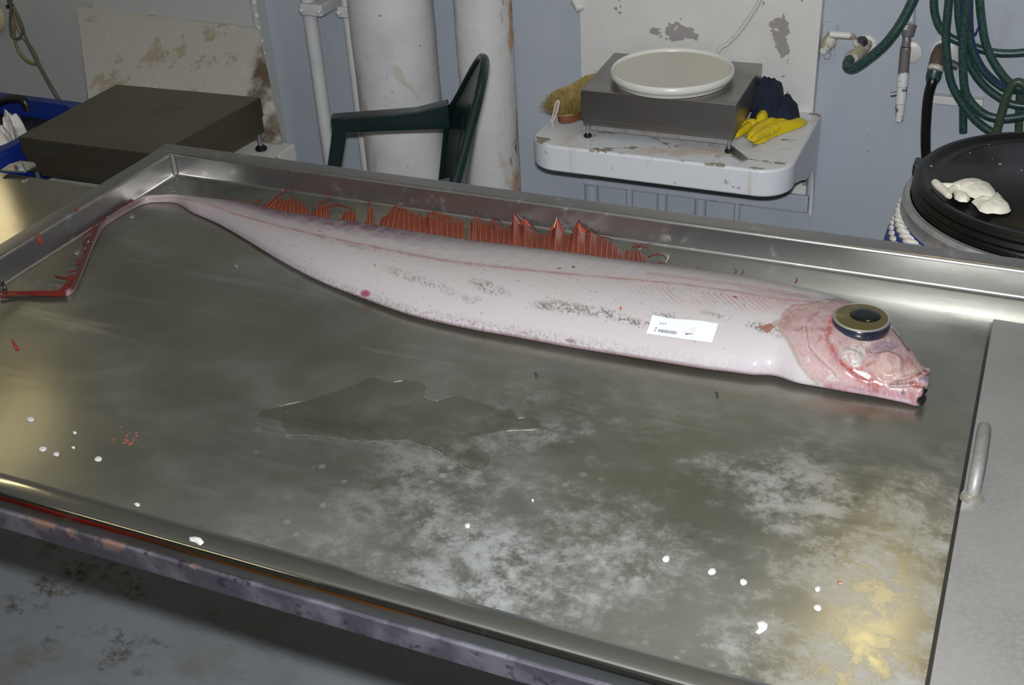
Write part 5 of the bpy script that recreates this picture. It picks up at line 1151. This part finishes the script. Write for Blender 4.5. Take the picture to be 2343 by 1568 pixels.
# ------------------------------------------------------------------ lamps of the room, out of frame; front lamp and bins added for reflections
def tube_light(name, lo, hi, label, mat=None):
    t = thing(name, tuple((np.array(lo)+np.array(hi))/2), label, 'lamp')
    obj('lamp_housing', MB().box((lo[0]-.02, lo[1]-.02, hi[2]-.01), (hi[0]+.02, hi[1]+.02, hi[2]+.03)), m_ceil, t)
    obj('lamp_diffuser', MB().box(lo, (hi[0], hi[1], hi[2]-.01)), mat or m_lamp, t, bevel=.01)
tube_light('ceiling_light', (1.175, .42, CZ-.07), (1.205, .95, CZ-.04), 'warm fluorescent ceiling light above the fish head, out of frame')
tube_light('ceiling_light', (-1.495, .35, CZ-.07), (-1.465, .85, CZ-.04), 'warm fluorescent ceiling light at the far left, out of frame', m_lamp3)
wl_ = thing('wall_light', (-2.02, 1.37, .98), 'warm rectangular light on the back wall far left, out of frame', 'lamp')
obj('lamp_housing', MB().box((-2.20, 1.33, .82), (-1.935, 1.388, 1.20)), m_black, wl_, bevel=.01)
obj('lamp_glass', MB().box((-2.18, 1.318, .835), (-1.955, 1.335, 1.18)), m_lamp2, wl_, bevel=.006)
tube_light('ceiling_light', (-.9, -1.75, CZ-.07), (-.2, -1.71, CZ-.04), 'warm ceiling light added to brighten the bins in front of the table, out of frame', m_lamp3)  # added lamp to light the unseen bins
def reflection_bin(x0, x1, z0, z1, mat, label):  # unseen bins added to put coloured streaks into the polished front edge
    lp_ = [rrect(x0+.03, x1-.03, -2.22, -1.83, z0), rrect(x0, x1, -2.25, -1.80, z1-.03), rrect(x0-.015, x1+.015, -2.265, -1.785, z1-.03), rrect(x0-.015, x1+.015, -2.265, -1.785, z1), rrect(x0+.01, x1-.01, -2.24, -1.81, z1), rrect(x0+.03, x1-.03, -2.22, -1.83, z0+.02)]
    k = len(lp_[0]); tag(obj('reflection_bin', MB().add(sum(lp_, []), [tuple(range(k))[::-1], tuple(5*k+i for i in range(k))]+[(i*k+j, i*k+(j+1)%k, (i+1)*k+(j+1)%k, (i+1)*k+j) for i in range(5) for j in range(k)]), mat, org=((x0+x1)/2, -2.03, z0), smooth=True, auto=35), label, 'bin')
reflection_bin(-2.0, -1.15, FZ, -.35, m_binnavy, 'navy bin added for its reflection in the front edge, left of the red one, out of frame')
reflection_bin(-1.1, -.42, FZ, .15, m_binred, 'tall red bin added for its reflection in the front edge, out of frame')
reflection_bin(-.36, .28, FZ, -.45, m_binor, 'orange bin added for its reflection in the front edge, right of the red one, out of frame')
print('TAIL', C[(X>160)&(X<220)].mean(0), C[(X>400)&(X<500)].mean(0)) if False else None
print('TRIS', sum(len(o.data.polygons) for o in bpy.data.objects if o.type == 'MESH'))
